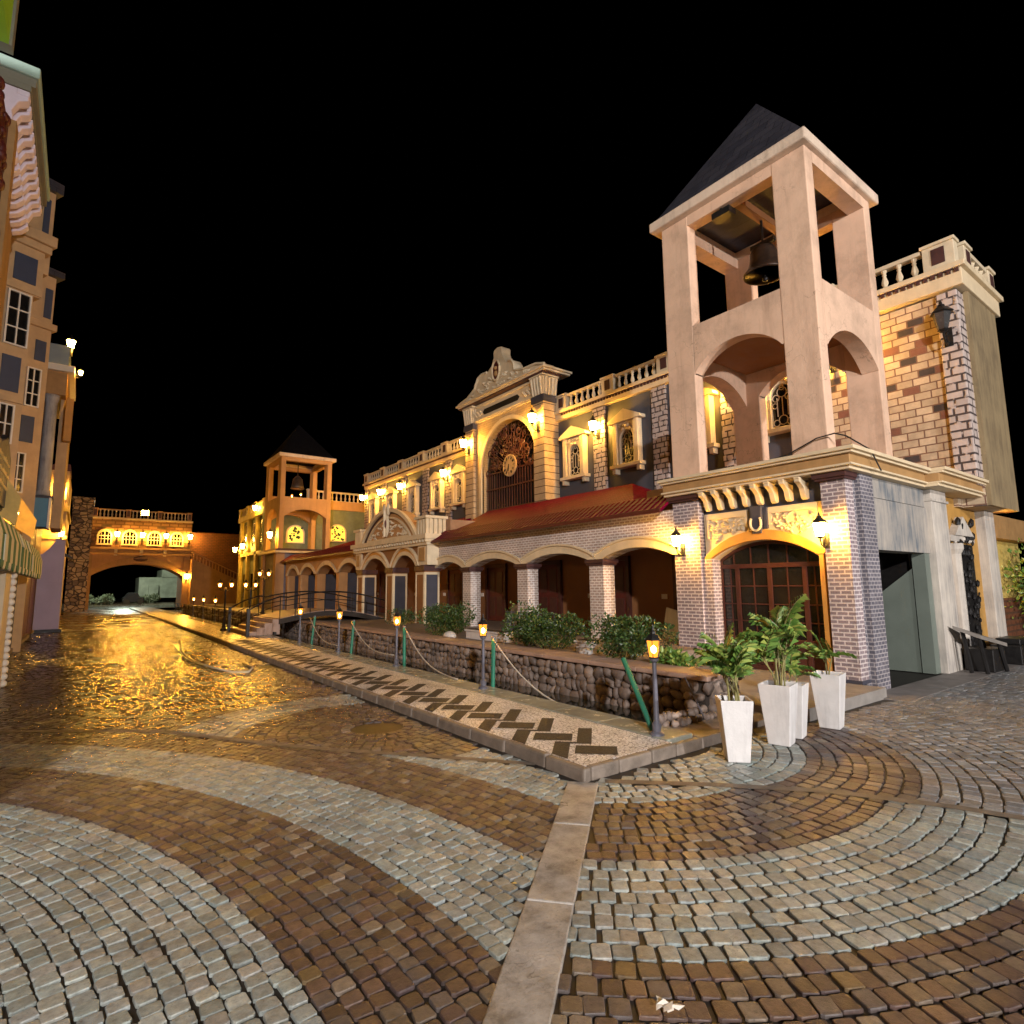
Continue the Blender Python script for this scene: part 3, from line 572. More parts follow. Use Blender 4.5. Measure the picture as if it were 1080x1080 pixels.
# ------------------------------------------------------------------ lantern prototypes
def hexa(mb, prof, c, m=0, ph=PI / 6, n=6): return mb.lathe(prof, c, n, m, ph)
def make_wall_lantern(name, label, glass, group):           # mount point at the origin, lantern stands out towards -x
    t = thing(name, label, 'wall lantern', (0, 0, 0), group)
    b = MB().box(-0.025, 0, -0.045, 0.045, -0.30, -0.06)
    b.tube([(-0.02, 0, -0.25), (-0.08, 0, -0.29), (-0.16, 0, -0.26), (-0.19, 0, -0.19), (-0.19, 0, -0.13)], 0.013, 6)
    b.tube([(-0.02, 0, -0.12), (-0.07, 0, -0.16), (-0.10, 0, -0.22), (-0.06, 0, -0.25)], 0.010, 6)
    build('bracket', b, 'iron', t)
    build('glass_body', hexa(MB(), [(0.052, -0.13), (0.062, -0.10), (0.098, 0.075), (0.098, 0.08)], (-0.19, 0, 0)), glass, t)
    c = hexa(MB(), [(0.128, 0.08), (0.122, 0.095), (0.06, 0.155), (0.045, 0.165), (0.04, 0.19), (0.022, 0.20), (0.018, 0.225), (0.003, 0.26)], (-0.19, 0, 0))
    hexa(c, [(0.03, -0.16), (0.062, -0.13), (0.06, -0.122)], (-0.19, 0, 0))
    build('cap', c, 'iron', t); return t
LIT = make_wall_lantern('wall_lantern', 'lit black wall lantern on the left brick pillar of the near bell tower', 'lampglass', 'lit wall lanterns')
LIT.location = (9.38, 6.98, 2.50); used = [True]
def wall_lantern(loc, label, s=1.0, rz=0, group='lit wall lanterns'): 
    o = copy_tree(LIT, label, loc, rz, s); o['group'] = group; return o
wall_lantern((9.38, 4.27, 2.50), 'lit black wall lantern right of the arched door of the near tower')
DEAD = make_wall_lantern('wall_lantern', 'unlit black lantern high on the quoined corner of the block stone wall', 'deadglass', 'unlit wall lanterns')
DEAD.location = (14.42, 3.72, 7.1); DEAD.scale = (1.7,) * 3; del DEAD['group']

# ------------------------------------------------------------------ bell towers
def belfry(t, x0, x1, y0, y1, zb, ms, lowarch=True):
    cx, cy = (x0 + x1) / 2, (y0 + y1) / 2; dx, dy = 0.27, 0.60
    for xa, xb in ((x0, x0 + dx), (x1 - dx, x1)):
        for ya, yb in ((y0, y0 + dy), (y1 - dy - 0.05, y1)):
            build('column', MB().box(xa, xb, ya, yb, zb, zb + 5.44), ms, t, bevel=0.018)
    e = 0.004
    for xa, xb in ((x0 + e, x0 + dx - e), (x1 - dx + e, x1 - e)):
        fr = MB().archwall('x', xa, xb, y0 + dy, y1 - dy - 0.05, zb + 2.05, zb + 3.06, [(cy, (y1 - y0) / 2 - dy - 0.03, zb + 2.05, 0.45)], n=24)
        build('arched_beam', fr, ms, t)
        build('top_beam', MB().box(xa, xb, y0 + dy, y1 - dy - 0.05, zb + 5.22, zb + 5.44), ms, t)
    for ya, yb in ((y0 + e, y0 + dy - 0.3), (y1 - dy + 0.25, y1 - e)):
        fr = MB().archwall('y', ya, yb, x0 + dx, x1 - dx, zb + 1.90, zb + 3.06, [(cx, (x1 - x0) / 2 - dx - 0.02, zb + 1.90, 0.46)], n=24)
        build('arched_beam', fr, ms, t)
        build('top_beam', MB().box(x0 + dx, x1 - dx, ya, yb, zb + 5.22, zb + 5.44), ms, t)
    build('belfry_floor', MB().box(x0 + 0.3, x1 - 0.3, y0 + 0.4, y1 - 0.4, zb + 2.62, zb + 2.8), 'brown', t)
    z = zb + 5.44; a_, b_1, c_, d_1 = x0 - 0.16, x1 + 0.24, y0 - 0.10, y1 + 0.20
    sl = MB().prism([(a_, c_), (b_1, c_), (b_1, c_ + 0.4), (a_ + 0.45, c_ + 0.4), (a_ + 0.45, d_1 - 0.5), (b_1 - 0.5, d_1 - 0.5), (b_1 - 0.5, c_ + 0.401), (b_1, c_ + 0.401), (b_1, d_1), (a_, d_1)], 'z', z, z + 0.21)
    return sl, z + 0.21
T = thing('bell_tower', 'pale pink plaster bell tower on brick pillars at the right, with a dark pyramid roof', 'bell tower', (9.4, 5.5, 0))
X0, X1, Y0, Y1, ZB = 9.46, 12.05, 4.15, 7.20, 3.72
sl, zt = belfry(T, X0, X1, Y0, Y1, ZB, 'tower')
rs = build('roof_slab', sl, 'slab', T, bevel=0.03)
apex = (10.78, 5.62, 11.75)
def pyramid(x0, x1, y0, y1, z, ap, inner=0.0):
    return MB().add([(x0, y0, z), (x1, y0, z), (x1, y1, z), (x0, y1, z), ap], [(3, 2, 1, 0), (0, 1, 4), (1, 2, 4), (2, 3, 4), (3, 0, 4)])
build('roof', pyramid(X0 - 0.10, X1 + 0.1, Y0 - 0.05, Y1 + 0.10, zt, apex), 'darkroof', T)
build('roof_lining', MB().add([(X0 + 0.05, Y0 + 0.1, zt - 0.02), (X1 - 0.05, Y0 + 0.1, zt - 0.02), (X1 - 0.05, Y1 - 0.1, zt - 0.02), (X0 + 0.05, Y1 - 0.1, zt - 0.02), (10.78, 5.62, 11.3)], [(0, 1, 4), (1, 2, 4), (2, 3, 4), (3, 0, 4)]), 'tower', T)
build('hanger_beam', MB().box(X0 + 0.24, X1 - 0.24, 5.52, 5.68, 8.98, 9.12), 'brown', T)
build('floodlight', MB().box(X0 + 0.02, X0 + 0.25, 5.62, 6.0, 8.76, 8.89).box(X0 + 0.06, X0 + 0.2, 5.8, 5.84, 8.88, 8.95), 'iron', T)
# wrapped cornice above the brick storey
def cornice(mb, x0, y0, x1, y1, z, lay_):                     # L-shaped: front face at x0 from y0..y1, side face at y0 from x0..x1
    for (za, zb_, pr, mi) in lay_:
        mb.box(x0 - pr, x0 + 0.6, y0 - pr, y1 + pr * 0.4, z + za, z + zb_, mi)
        mb.box(x0 + 0.6, x1, y0 - pr, y0 + 0.5, z + za, z + zb_, mi)
LAY = [(0, 0.05, 0.14, 0), (0.05, 0.085, 0.20, 0), (0.085, 0.235, 0.155, 1), (0.235, 0.275, 0.22, 0), (0.275, 0.335, 0.27, 0)]
cm = MB(); cornice(cm, 9.38, 3.92, 12.3, 7.22, 3.38, LAY)
for (za, zb_, pr, mi) in LAY: cm.box(12.3, 16.35, 3.70 - pr, 4.4, 3.38 + za, 3.38 + zb_, mi)
build('cornice', cm, ['cream2', 'ochre'], T, bevel=0.008)
build('terrace_deck', MB().box(9.6, 14.5, 4.3, 7.2, 3.4, 3.70).box(12.3, 16.3, 4.38, 6.0, 3.4, 3.69), 'terrace', T)
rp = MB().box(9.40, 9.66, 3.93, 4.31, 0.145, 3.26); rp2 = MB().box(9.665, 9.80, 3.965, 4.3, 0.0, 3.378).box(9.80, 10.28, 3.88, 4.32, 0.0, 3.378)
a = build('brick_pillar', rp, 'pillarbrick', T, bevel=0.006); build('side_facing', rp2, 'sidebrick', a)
build('capital', MB().box(9.33, 9.72, 3.90, 4.36, 3.262, 3.30).box(9.30, 9.73, 3.88, 4.39, 3.30, 3.379), 'redcap', a)
build('plinth', MB().box(9.385, 9.67, 3.915, 4.33, 0.147, 0.20), 'slate', a)
lp = MB().box(9.40, 9.66, 6.60, 7.19, 0.145, 3.26).box(9.44, 9.9, 6.38, 6.599, 0.145, 2.12)
a = build('brick_pillar', lp, 'pillarbrick', T, bevel=0.006)
build('capital', MB().box(9.33, 9.70, 6.55, 7.23, 3.262, 3.30).box(9.30, 9.72, 6.52, 7.26, 3.30, 3.379), 'redcap', a)
build('frieze', MB().box(9.56, 10.0, 4.33, 6.56, 2.975, 3.378), 'slate', T)
for i in range(8):
    y = 6.44 - i * 0.262; b = MB()
    b.prism([(9.56, 3.30), (9.26, 3.36), (9.25, 3.30), (9.33, 3.26), (9.40, 3.20), (9.43, 3.10), (9.45, 3.05), (9.50, 3.02), (9.56, 3.04)], 'y', y - 0.045, y + 0.045)
    b.box(9.24, 9.56, y - 0.05, y + 0.05, 3.345, 3.376); build('bracket', b, 'cream2', T, bevel=0.008)
p_ = MB().archwall('x', 9.52, 9.9, 4.33, 6.56, 2.10, 2.972, [(5.44, 0.95, 2.10, 0.31)])
pw = build('spandrel_panel', p_, 'cream2', T)
fr = MB(); random.seed(3)                                     # carved foliage in two framed fields
for ya, yb in ((4.42, 5.26), (5.66, 6.50)):
    fr.box(9.487, 9.519, ya, yb, 2.86, 2.96); 
    for s_ in (ya, yb - 0.05): fr.box(9.49, 9.519, s_, s_ + 0.05, 2.5 if abs(s_ - 5.44) > 0.7 else 2.66, 2.858)
    for k in range(46):
        yy = random.uniform(ya + 0.06, yb - 0.06); lo = 2.40 + 0.30 * (1 - (abs(yy - 5.44) / 1.0)); zz = random.uniform(max(lo, 2.45), 2.83)
        an = random.uniform(0, PI); l = random.uniform(0.06, 0.11)
        fr.tube([(9.515, yy - l * math.cos(an), zz - l * math.sin(an) * 0.6), (9.495, yy, zz), (9.515, yy + l * math.cos(an), zz + l * math.sin(an) * 0.6)], [0.006, 0.022, 0.005], 5)
build('carved_foliage', fr, 'cream', pw)
tr = MB().archband('x', 9.44, 9.86, (5.44, 1.0, 2.10, 0.31), (5.44, 1.13, 2.13, 0.46)).box(9.45, 9.86, 4.36, 4.44, 0.146, 2.12)
build('door_arch', tr, 'orange', T, bevel=0.01)
ks = build('keystone', MB().prism([(5.34, 3.0), (5.54, 3.0), (5.52, 2.52), (5.36, 2.52)], 'x', 9.40, 9.52).box(9.46, 9.56, 5.27, 5.33, 2.6, 2.974).box(9.46, 9.56, 5.55, 5.61, 2.6, 2.974), 'slate', T)
hs = MB().tube([(9.385, 5.44 + 0.10 * math.sin(q), 2.70 - 0.13 * math.cos(q)) for q in np.linspace(-2.3, 2.3, 15)], 0.022, 7)
build('horseshoe', hs, 'cream2', ks)
# arched door
D = MB()
D.archband('x', 9.70, 9.80, (5.44, 0.94, 2.06, 0.29), (5.44, 1.0, 2.10, 0.33))
for y in (4.46, 6.36): D.box(9.70, 9.80, y, y + 0.07, 0.146, 2.12)
D.box(9.70, 9.80, 4.53, 6.36, 1.93, 2.01)
for y in (4.78, 5.40, 6.02): D.box(9.705, 9.795, y, y + 0.075, 0.146, 1.93)
for z in (0.15, 0.62): D.box(9.71, 9.79, 4.53, 6.36, z, z + 0.085)
D.box(9.745, 9.775, 4.53, 6.36, 0.235, 0.62)
dr = build('arched_door', D, 'wood', T, bevel=0.006)
mu = MB()
for y in (5.12, 5.74, 4.655, 6.2): mu.box(9.725, 9.765, y - 0.01, y + 0.01, 0.7, 1.93)
for z in (0.98, 1.28, 1.60): mu.box(9.727, 9.763, 4.53, 6.36, z, z + 0.02)
for y in (4.75, 5.1, 5.44, 5.78, 6.12): mu.box(9.725, 9.765, y - 0.011, y + 0.011, 2.01, 2.10 + 0.25 * (1 - ((y - 5.44) / 0.95) ** 2))
build('glazing_bars', mu, 'wood', dr)
build('pane', MB().prism([(4.5, 0.70), (6.4, 0.70), (6.4, 2.1)] + arc(5.44, 0.95, 2.1, 0.28)[::-1][1:-1] + [(4.5, 2.1)], 'x', 9.742, 9.748), 'glass', dr)
# the side wall of the brick storey: weathered lintel over an open passage, white pilaster
lw = MB().box(10.282, 12.62, 3.90, 4.25, 2.18, 3.03).box(10.282, 12.62, 3.915, 4.25, 3.045, 3.378).box(10.282, 12.62, 3.94, 4.2, 3.03, 3.045)
build('lintel_wall', lw, 'weather', T)
build('passage_wall', MB().box(10.0, 13.2, 6.1, 6.25, 0, 3.38).box(12.52, 12.615, 4.26, 6.1, 0.0, 3.38).box(10.0, 12.52, 4.35, 6.1, 3.2, 3.3).box(10.0, 10.1, 4.35, 6.1, 0.0, 3.2), 'iron', T)  # black finish paints in the shade inside the passage
build('sloped_flank', MB().prism([(4.15, 0.012), (5.9, 0.012), (5.9, 0.5), (4.15, 1.90)], 'x', 12.40, 12.515), 'sage', T)  # no stair here; sloped top is cut to the passage shadow's edge
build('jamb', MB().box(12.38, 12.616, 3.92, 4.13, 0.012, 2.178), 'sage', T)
pl = MB().box(12.622, 13.42, 3.80, 4.3, 0, 3.378).box(12.60, 13.46, 3.77, 4.3, 3.15, 3.20)
build('pilaster', pl, 'whitepil', T, bevel=0.012)
sw = MB().box(13.42, 15.80, 3.98, 4.3, 0, 3.378); build('side_wall', sw, 'mustard', T)
pl2 = MB().box(15.80, 16.45, 3.80, 4.3, 0, 3.378); build('pilaster', pl2, 'whitepil', T, bevel=0.012)
wr = MB().tube([(9.30, 5.1, 3.73), (9.36, 4.75, 3.80), (9.40, 4.3, 3.98), (9.40, 4.02, 4.0), (9.5, 3.9, 3.95), (9.8, 3.68, 3.72), (10.0, 3.63, 3.4)], 0.012, 5)
build('cable', wr, 'iron', T)
# ornate doorway in the mustard wall
O = thing('ornate_doorway', 'dark ornate doorway with white half columns and gable in the mustard side wall', 'doorway', (14.6, 3.95, 0))
o_ = MB().box(13.75, 15.2, 3.88, 3.978, 2.46, 2.58); o_.prism([(13.9, 2.58), (15.05, 2.58), (14.75, 2.80), (14.48, 2.98), (14.2, 2.80)], 'y', 3.84, 3.978)
for k in range(16):
    o_.ball((random.uniform(13.8, 15.1), 3.90, random.uniform(2.36, 2.7)), random.uniform(0.03, 0.07), 1)
build('carved_gable', o_, 'whitepil', O)
for x in (14.0,):
    build('half_column', MB().lathe([(0.16, 0.25), (0.16, 0.35), (0.12, 0.4), (0.12, 2.2), (0.17, 2.3), (0.17, 2.41)], (x, 3.93, 0), 14), 'whitepil', O, smooth=False)
    build('column_base', MB().box(x - 0.2, x + 0.2, 3.74, 3.97, 0.0, 0.25), 'slate', O)
dd = MB().box(14.2, 15.1, 3.90, 3.977, 0.0, 2.41); build('door', dd, 'iron', O)
iw = MB(); random.seed(11)
for k in range(70):
    x, z = random.uniform(14.2, 15.1), random.uniform(0.4, 2.9); iw.ball((x, 3.87, z), random.uniform(0.03, 0.09), 1, sc=(1, 0.6, 1.3))
build('ironwork', iw, 'iron', O)

BL = thing('bronze_bell', 'dark bronze bell hanging in the top opening of the near bell tower', 'bell', (10.6, 5.6, 7.75))
build('bell_body', MB().lathe([(0.37, 7.80), (0.40, 7.80), (0.41, 7.83), (0.33, 7.93), (0.275, 8.08), (0.26, 8.26), (0.22, 8.36), (0.10, 8.42), (0.05, 8.43), (0.05, 8.40), (0.24, 8.2), (0.26, 8.0), (0.37, 7.80)], (10.6, 5.6, 0), 28), 'bellmetal', BL, smooth=True)
build('yoke', MB().box(10.56, 10.64, 5.35, 5.85, 8.43, 8.52).tube([(10.6, 5.6, 8.4), (10.6, 5.6, 8.98)], 0.025, 8), 'iron', BL)
build('clapper', MB().tube([(10.6, 5.6, 8.4), (10.6, 5.6, 7.75)], 0.018, 6).ball((10.6, 5.6, 7.72), 0.06, 2), 'iron', BL)

# far twin tower, lit orange
F = thing('bell_tower', 'ochre lit bell tower with a dark roof at the far end of the canal', 'bell tower', (9.0, 36, 0))
fx0, fx1, fy0, fy1 = 8.95, 11.95, 34.5, 37.9
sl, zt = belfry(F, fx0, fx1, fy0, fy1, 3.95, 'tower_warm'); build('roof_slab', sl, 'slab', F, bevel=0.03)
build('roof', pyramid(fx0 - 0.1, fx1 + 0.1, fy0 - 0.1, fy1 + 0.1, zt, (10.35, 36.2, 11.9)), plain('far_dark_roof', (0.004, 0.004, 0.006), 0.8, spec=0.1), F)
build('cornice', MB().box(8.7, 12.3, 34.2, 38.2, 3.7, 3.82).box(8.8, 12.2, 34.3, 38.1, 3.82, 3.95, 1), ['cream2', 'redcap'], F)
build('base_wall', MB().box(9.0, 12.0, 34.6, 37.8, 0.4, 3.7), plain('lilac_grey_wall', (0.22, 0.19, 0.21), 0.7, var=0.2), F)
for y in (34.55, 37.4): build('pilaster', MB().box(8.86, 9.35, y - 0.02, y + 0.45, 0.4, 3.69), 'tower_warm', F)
FB = thing('bronze_bell', 'small bell hanging in the far ochre tower', 'bell', (10.4, 36.2, 8.0))
build('bell_body', MB().lathe([(0.42, 7.8), (0.36, 7.95), (0.28, 8.4), (0.1, 8.6)], (10.4, 36.2, 0), 16), 'bellmetal', FB, smooth=True)
build('yoke', MB().tube([(10.4, 36.2, 8.6), (10.4, 36.2, 9.4)], 0.03, 6), 'iron', FB)
for (x, y, z, s_, rz, lab) in ((9.6, 34.45, 7.6, 1.6, PI / 2, 'x'),): pass

# ------------------------------------------------------------------ the long two storey building
XF = 14.5
B = thing('long_building', 'long charcoal two storey building with gable clock window, cream windows and balustrade', 'building', (14.5, 19, 0))
fw_ = MB().box(XF, 16.9, 6.30, 35.2, 3.2, 7.96); build('upper_wall', fw_, 'facade', B)
build('block_wall', MB().box(XF + 0.002, 16.86, 3.9, 6.298, 3.2, 7.80).box(XF + 0.3, 16.86, 3.50, 3.9, 3.2, 7.8), 'blockwall', B)
build('end_wall', MB().box(XF + 0.32, 16.8, 3.42, 3.498, 3.2, 7.85), streaked('stained_end_wall', (0.30, 0.225, 0.12), (0.17, 0.125, 0.07)), B)
bk = MB().box(XF - 0.05, 16.9, 3.44, 6.298, 7.96, 8.02).box(XF - 0.03, 16.88, 3.46, 6.298, 7.80, 7.96)
build('upper_cornice', MB().box(XF - 0.16, 16.9, 6.3, 16.3, 7.97, 8.22).box(XF - 0.24, 16.9, 6.3, 16.3, 8.22, 8.34).box(XF - 0.16, 16.9, 21.9, 35.2, 7.97, 8.22).box(XF - 0.24, 16.9, 21.9, 35.3, 8.22, 8.34)
      .box(XF - 0.16, 17.0, 3.36, 6.298, 7.85, 8.22).box(XF - 0.24, 17.08, 3.28, 6.298, 8.22, 8.34), 'cream2', B, bevel=0.015)
dn = MB()
for lo_, hi_ in ((3.4, 16.2), (21.95, 35.1)):
    pts = [(lo_, 8.215), (lo_, 8.20)]; y = lo_
    while y < hi_ - 0.2: pts += [(y, 8.13), (y + 0.07, 8.13), (y + 0.07, 8.20), (y + 0.14, 8.20)]; y += 0.14
    dn.prism(pts + [(y, 8.215)], 'x', XF - 0.21, XF - 0.161)
build('dentils', dn, 'redcap', B)
bal = MB().lathe([(0.075, 0), (0.075, 0.03), (0.04, 0.06), (0.075, 0.16), (0.062, 0.22), (0.032, 0.33), (0.05, 0.36), (0.032, 0.39), (0.06, 0.44), (0.06, 0.47)], (0, 0, 0), 8)
balme = None
def balustrade(parent, axis, fixed, a0, a1, z, npost, hgt=0.56, mat_='cream', bmat='cream', pitch=0.285, panel='redcap', postw=0.64):
    """posts at the ends and between, each bay a part of its own with its balusters as sub-parts"""
    global balme
    xs = np.linspace(a0, a1, npost)
    for i, a in enumerate(xs):
        pb = MB()
        lo, hi = a - postw / 2, a + postw / 2
        bx = (lambda mb, u0, u1, w0, w1, z0, z1, m=0: mb.box(fixed + w0, fixed + w1, u0, u1, z0, z1, m)) if axis == 'y' else (lambda mb, u0, u1, w0, w1, z0, z1, m=0: mb.box(u0, u1, fixed + w0, fixed + w1, z0, z1, m))
        bx(pb, lo + 0.03, hi - 0.03, -0.11, 0.15, z, z + hgt); bx(pb, lo, hi, -0.15, 0.19, z + hgt, z + hgt + 0.07)
        o = build('pedestal', pb, mat_, parent, bevel=0.012)
        pn = MB(); bx(pn, a - 0.12, a + 0.12, -0.125, -0.112, z + 0.12, z + hgt - 0.08); build('panel', pn, panel, o)
        if i == len(xs) - 1: break
        u0, u1 = a + postw / 2 + 0.005, xs[i + 1] - postw / 2 - 0.005
        rb = MB(); bx(rb, u0, u1, -0.09, 0.11, z + hgt - 0.075, z + hgt + 0.02); bx(rb, u0, u1, -0.09, 0.11, z, z + 0.025)
        r_ = build('balustrade', rb, mat_, parent, bevel=0.01)
        n_ = max(1, int((u1 - u0) / pitch))
        for k in range(n_):
            u = u0 + (k + 0.5) * (u1 - u0) / n_
            if balme is None:
                balme = bpy.data.meshes.new('baluster'); balme.from_pydata(bal.v, [], bal.f); balme.materials.append(M['cream'])
            bo = bpy.data.objects.new('baluster', balme); COL.objects.link(bo); bo.parent = r_
            ox, oy, oz = ORG[parent.name]
            bo.location = ((fixed - ox) if axis == 'y' else (u - ox), (u - oy) if axis == 'y' else (fixed - oy), z + 0.025 - oz); bo.scale = (1, 1, (hgt - 0.1) / 0.47)
balustrade(B, 'y', XF - 0.02, 3.74, 16.0, 8.342, 6)
balustrade(B, 'y', XF - 0.02, 22.4, 35.0, 8.342, 6)
balustrade(B, 'x', 3.50, 15.05, 16.75, 8.342, 2, postw=0.5)
# rough stone quoin strips
for (ya, yb) in ((3.5, 3.88), (8.55, 9.2), (11.10, 11.68), (13.75, 14.35), (24.3, 24.85), (26.7, 27.3), (29.3, 29.75), (32.0, 32.5), (34.7, 35.2)):
    build('quoin_strip', MB().box(XF - 0.10, XF - 0.002 if ya > 4 else XF + 0.3, ya, yb, 3.6, 7.95 if ya > 6.2 else 7.80), 'quoin', B, bevel=0.02)
# framed windows
def window(yc, parent, hw=0.55, z0=5.55, z1=7.0):
    f = MB()
    f.archwall('x', XF - 0.16, XF - 0.003, yc - hw, yc + hw, z0, z1 + 0.2, [])
    w_ = MB().archwall('x', XF - 0.20, XF - 0.003, yc - hw, yc + hw, z0 + 0.14, z1 + 0.14, [(yc, 0.29, z1 - 0.48, 0.29)], n=16)
    for pts in ([(yc - hw, z0 + 0.14)],): pass
    w_ = MB()
    ol = [(yc - hw, z0 + 0.14), (yc - 0.29, z0 + 0.14)] + arc(yc, 0.29, z1 - 0.45, 0.29, 14) + [(yc + 0.29, z0 + 0.14), (yc + hw, z0 + 0.14), (yc + hw, z1 + 0.12), (yc - hw, z1 + 0.12)]
    w_.prism(ol, 'x', XF - 0.18, XF - 0.003)
    for s_ in (-1, 1): w_.box(XF - 0.25, XF - 0.182, yc + s_ * (hw - 0.09) - 0.09, yc + s_ * (hw - 0.09) + 0.09, z0 + 0.14, z1 + 0.12)
    w_.prism([(yc - hw - 0.17, z1 + 0.12), (yc + hw + 0.17, z1 + 0.12), (yc + hw + 0.17, z1 + 0.22), (yc, z1 + 0.55), (yc - hw - 0.17, z1 + 0.22)], 'x', XF - 0.30, XF - 0.003)
    w_.box(XF - 0.30, XF - 0.003, yc - hw - 0.12, yc + hw + 0.12, z0, z0 + 0.12)
    for s_ in (-1, 1): w_.box(XF - 0.24, XF - 0.003, yc + s_ * (hw - 0.02) - 0.07, yc + s_ * (hw - 0.02) + 0.07, z0 - 0.17, z0 - 0.003)
    o = build('window', w_, 'cream', parent, bevel=0.012)
    orn = MB()
    for k in range(9): orn.ball((XF - 0.19, yc + random.uniform(-0.34, 0.34), z1 - 0.08 + random.uniform(-0.08, 0.13)), random.uniform(0.04, 0.07), 1)
    build('carving', orn, 'cream', o)
    build('pane', MB().prism([(yc - 0.285, z0 + 0.145), (yc + 0.285, z0 + 0.145)] + arc(yc, 0.285, z1 - 0.46, 0.285, 14)[::-1], 'x', XF - 0.06, XF - 0.05), 'glass', o)
    gr = MB(); xg = XF - 0.10
    for s_ in (-0.14, 0, 0.14): gr.tube([(xg, yc + s_, z0 + 0.45), (xg, yc + s_, z1 - 0.5)], 0.014, 5)
    for cy, cz, rr in ((0, z1 - 0.36, 0.13), (-0.17, z1 - 0.5, 0.09), (0.17, z1 - 0.5, 0.09), (0, z0 + 0.34, 0.12), (-0.18, z0 + 0.28, 0.085), (0.18, z0 + 0.28, 0.085), (-0.21, z0 + 0.75, 0.07), (0.21, z0 + 0.75, 0.07), (0, z1 - 0.24, 0.06)):
        gr.tube([(xg, yc + cy + rr * math.cos(q), cz + rr * math.sin(q)) for q in np.linspace(0, 2 * PI, 13)], 0.013, 5)
    build('grille', gr, 'cream', o)
for yc in (7.38, 10.0, 12.72, 15.28, 23.45, 25.65, 28.35, 31.15, 33.7): window(yc, B)
# central gable
XG = 13.86; gy = 18.85
G1 = MB(); ol = [(16.9, 3.9), (gy - 1.9, 3.9)] + arc(gy, 1.9, 6.72, 1.86, 30) + [(gy + 1.9, 3.9), (21.3, 3.9), (21.3, 8.95), (16.9, 8.95)]
G1.prism(ol, 'x', XG + 0.05, XG + 0.55); build('gable_wall', G1, 'gablebrick', B)
build('arch_moulding', MB().prism([(gy - 1.9, 4.0)] + arc(gy, 1.9, 6.72, 1.86, 30) + [(gy + 1.9, 4.0), (gy + 2.07, 4.0)] + arc(gy, 2.07, 6.72, 2.03, 30)[::-1] + [(gy - 2.07, 4.0)], 'x', XG - 0.03, XG + 0.12), 'cream2', B)
for ya, yb in ((16.30, 16.95), (21.25, 21.92)):
    r_ = MB().box(XG - 0.10, XF, ya, yb, 3.9, 8.72); a = build('pilaster', r_, 'rust', B, bevel=0.01)
    build('collar', MB().box(XG - 0.16, XF, ya - 0.06, yb + 0.06, 8.722, 8.98), 'slate', a)
    cpt = MB()
    for x_, y_, ax, ay in ((14.1, (ya + yb) / 2, 0.36, 0.33),):
        cpt.taper(x_, y_, 8.985, 9.72, ax - 0.04, ax + 0.03, 0, ay - 0.04, ay + 0.02); cpt.box(x_ - 0.46, x_ + 0.4, y_ - 0.42, y_ + 0.42, 9.722, 9.84)
        for k in range(4): cpt.tube([(x_ - ax - 0.02, y_ - 0.24 + k * 0.16, 9.0), (x_ - ax - 0.07, y_ - 0.26 + k * 0.173, 9.4), (x_ - ax - 0.09, y_ - 0.26 + k * 0.175, 9.68)], [0.06, 0.05, 0.075], 6)
        for k in range(4): cpt.tube([(x_ - 0.24 + k * 0.16, y_ - ay - 0.01, 9.0), (x_ - 0.26 + k * 0.17, y_ - ay - 0.05, 9.4), (x_ - 0.26 + k * 0.175, y_ - ay - 0.07, 9.68)], [0.06, 0.05, 0.075], 6)
    build('capital', cpt, 'cream', a)
en = MB().box(XG - 0.04, XF + 0.3, 16.9, 21.3, 8.952, 9.78).box(XG - 0.10, XG - 0.04, 16.95, 21.25, 9.0, 9.08).box(XG - 0.10, XG - 0.04, 16.95, 21.25, 9.62, 9.72)
en.box(XG - 0.32, XF + 0.4, 16.0, 22.25, 9.842, 9.92).box(XG - 0.40, XF + 0.45, 15.92, 22.33, 9.92, 10.0)
e_ = build('entablature', en, 'cream', B, bevel=0.015)
build('plaque', MB().prism([(18.0, 9.20), (20.4, 9.20), (20.52, 9.32), (20.4, 9.44), (18.0, 9.44), (17.88, 9.32)], 'x', XG - 0.075, XG - 0.042), 'iron', e_)
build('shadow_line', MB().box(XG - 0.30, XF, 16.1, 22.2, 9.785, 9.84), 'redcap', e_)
sc_ = MB()
for y0_ in (17.05, 20.65):
    for k in range(8): sc_.ball((XG - 0.06, y0_ + 0.08 * k, 9.32 + 0.09 * math.sin(k * 2.1)), 0.075, 1)
build('scrollwork', sc_, 'cream', e_)
PO = [(15.95, 10.0), (16.05, 10.09), (16.6, 10.25), (17.3, 10.28), (17.95, 10.42), (18.0, 10.72), (18.15, 10.93), (18.38, 10.98), (18.52, 10.98), (18.72, 11.2), (18.86, 11.5), (18.84, 11.68), (18.90, 11.78), (19.15, 11.84), (19.42, 11.78), (19.48, 11.66), (19.46, 11.45), (19.62, 11.15),
      (19.95, 10.95), (20.35, 10.98), (20.66, 10.88), (20.85, 10.62), (20.9, 10.48), (21.5, 10.2), (22.3, 10.08), (22.3, 10.0)]
pd = build('pediment', MB().prism(PO, 'x', XG - 0.22, XG + 0.25), 'cream', B, bevel=0.02)
rim = MB(); rim.tube([(XG - 0.24, a, b) for a, b in PO[1:8]], 0.055, 7); rim.tube([(XG - 0.24, a, b) for a, b in PO[18:25]], 0.055, 7)
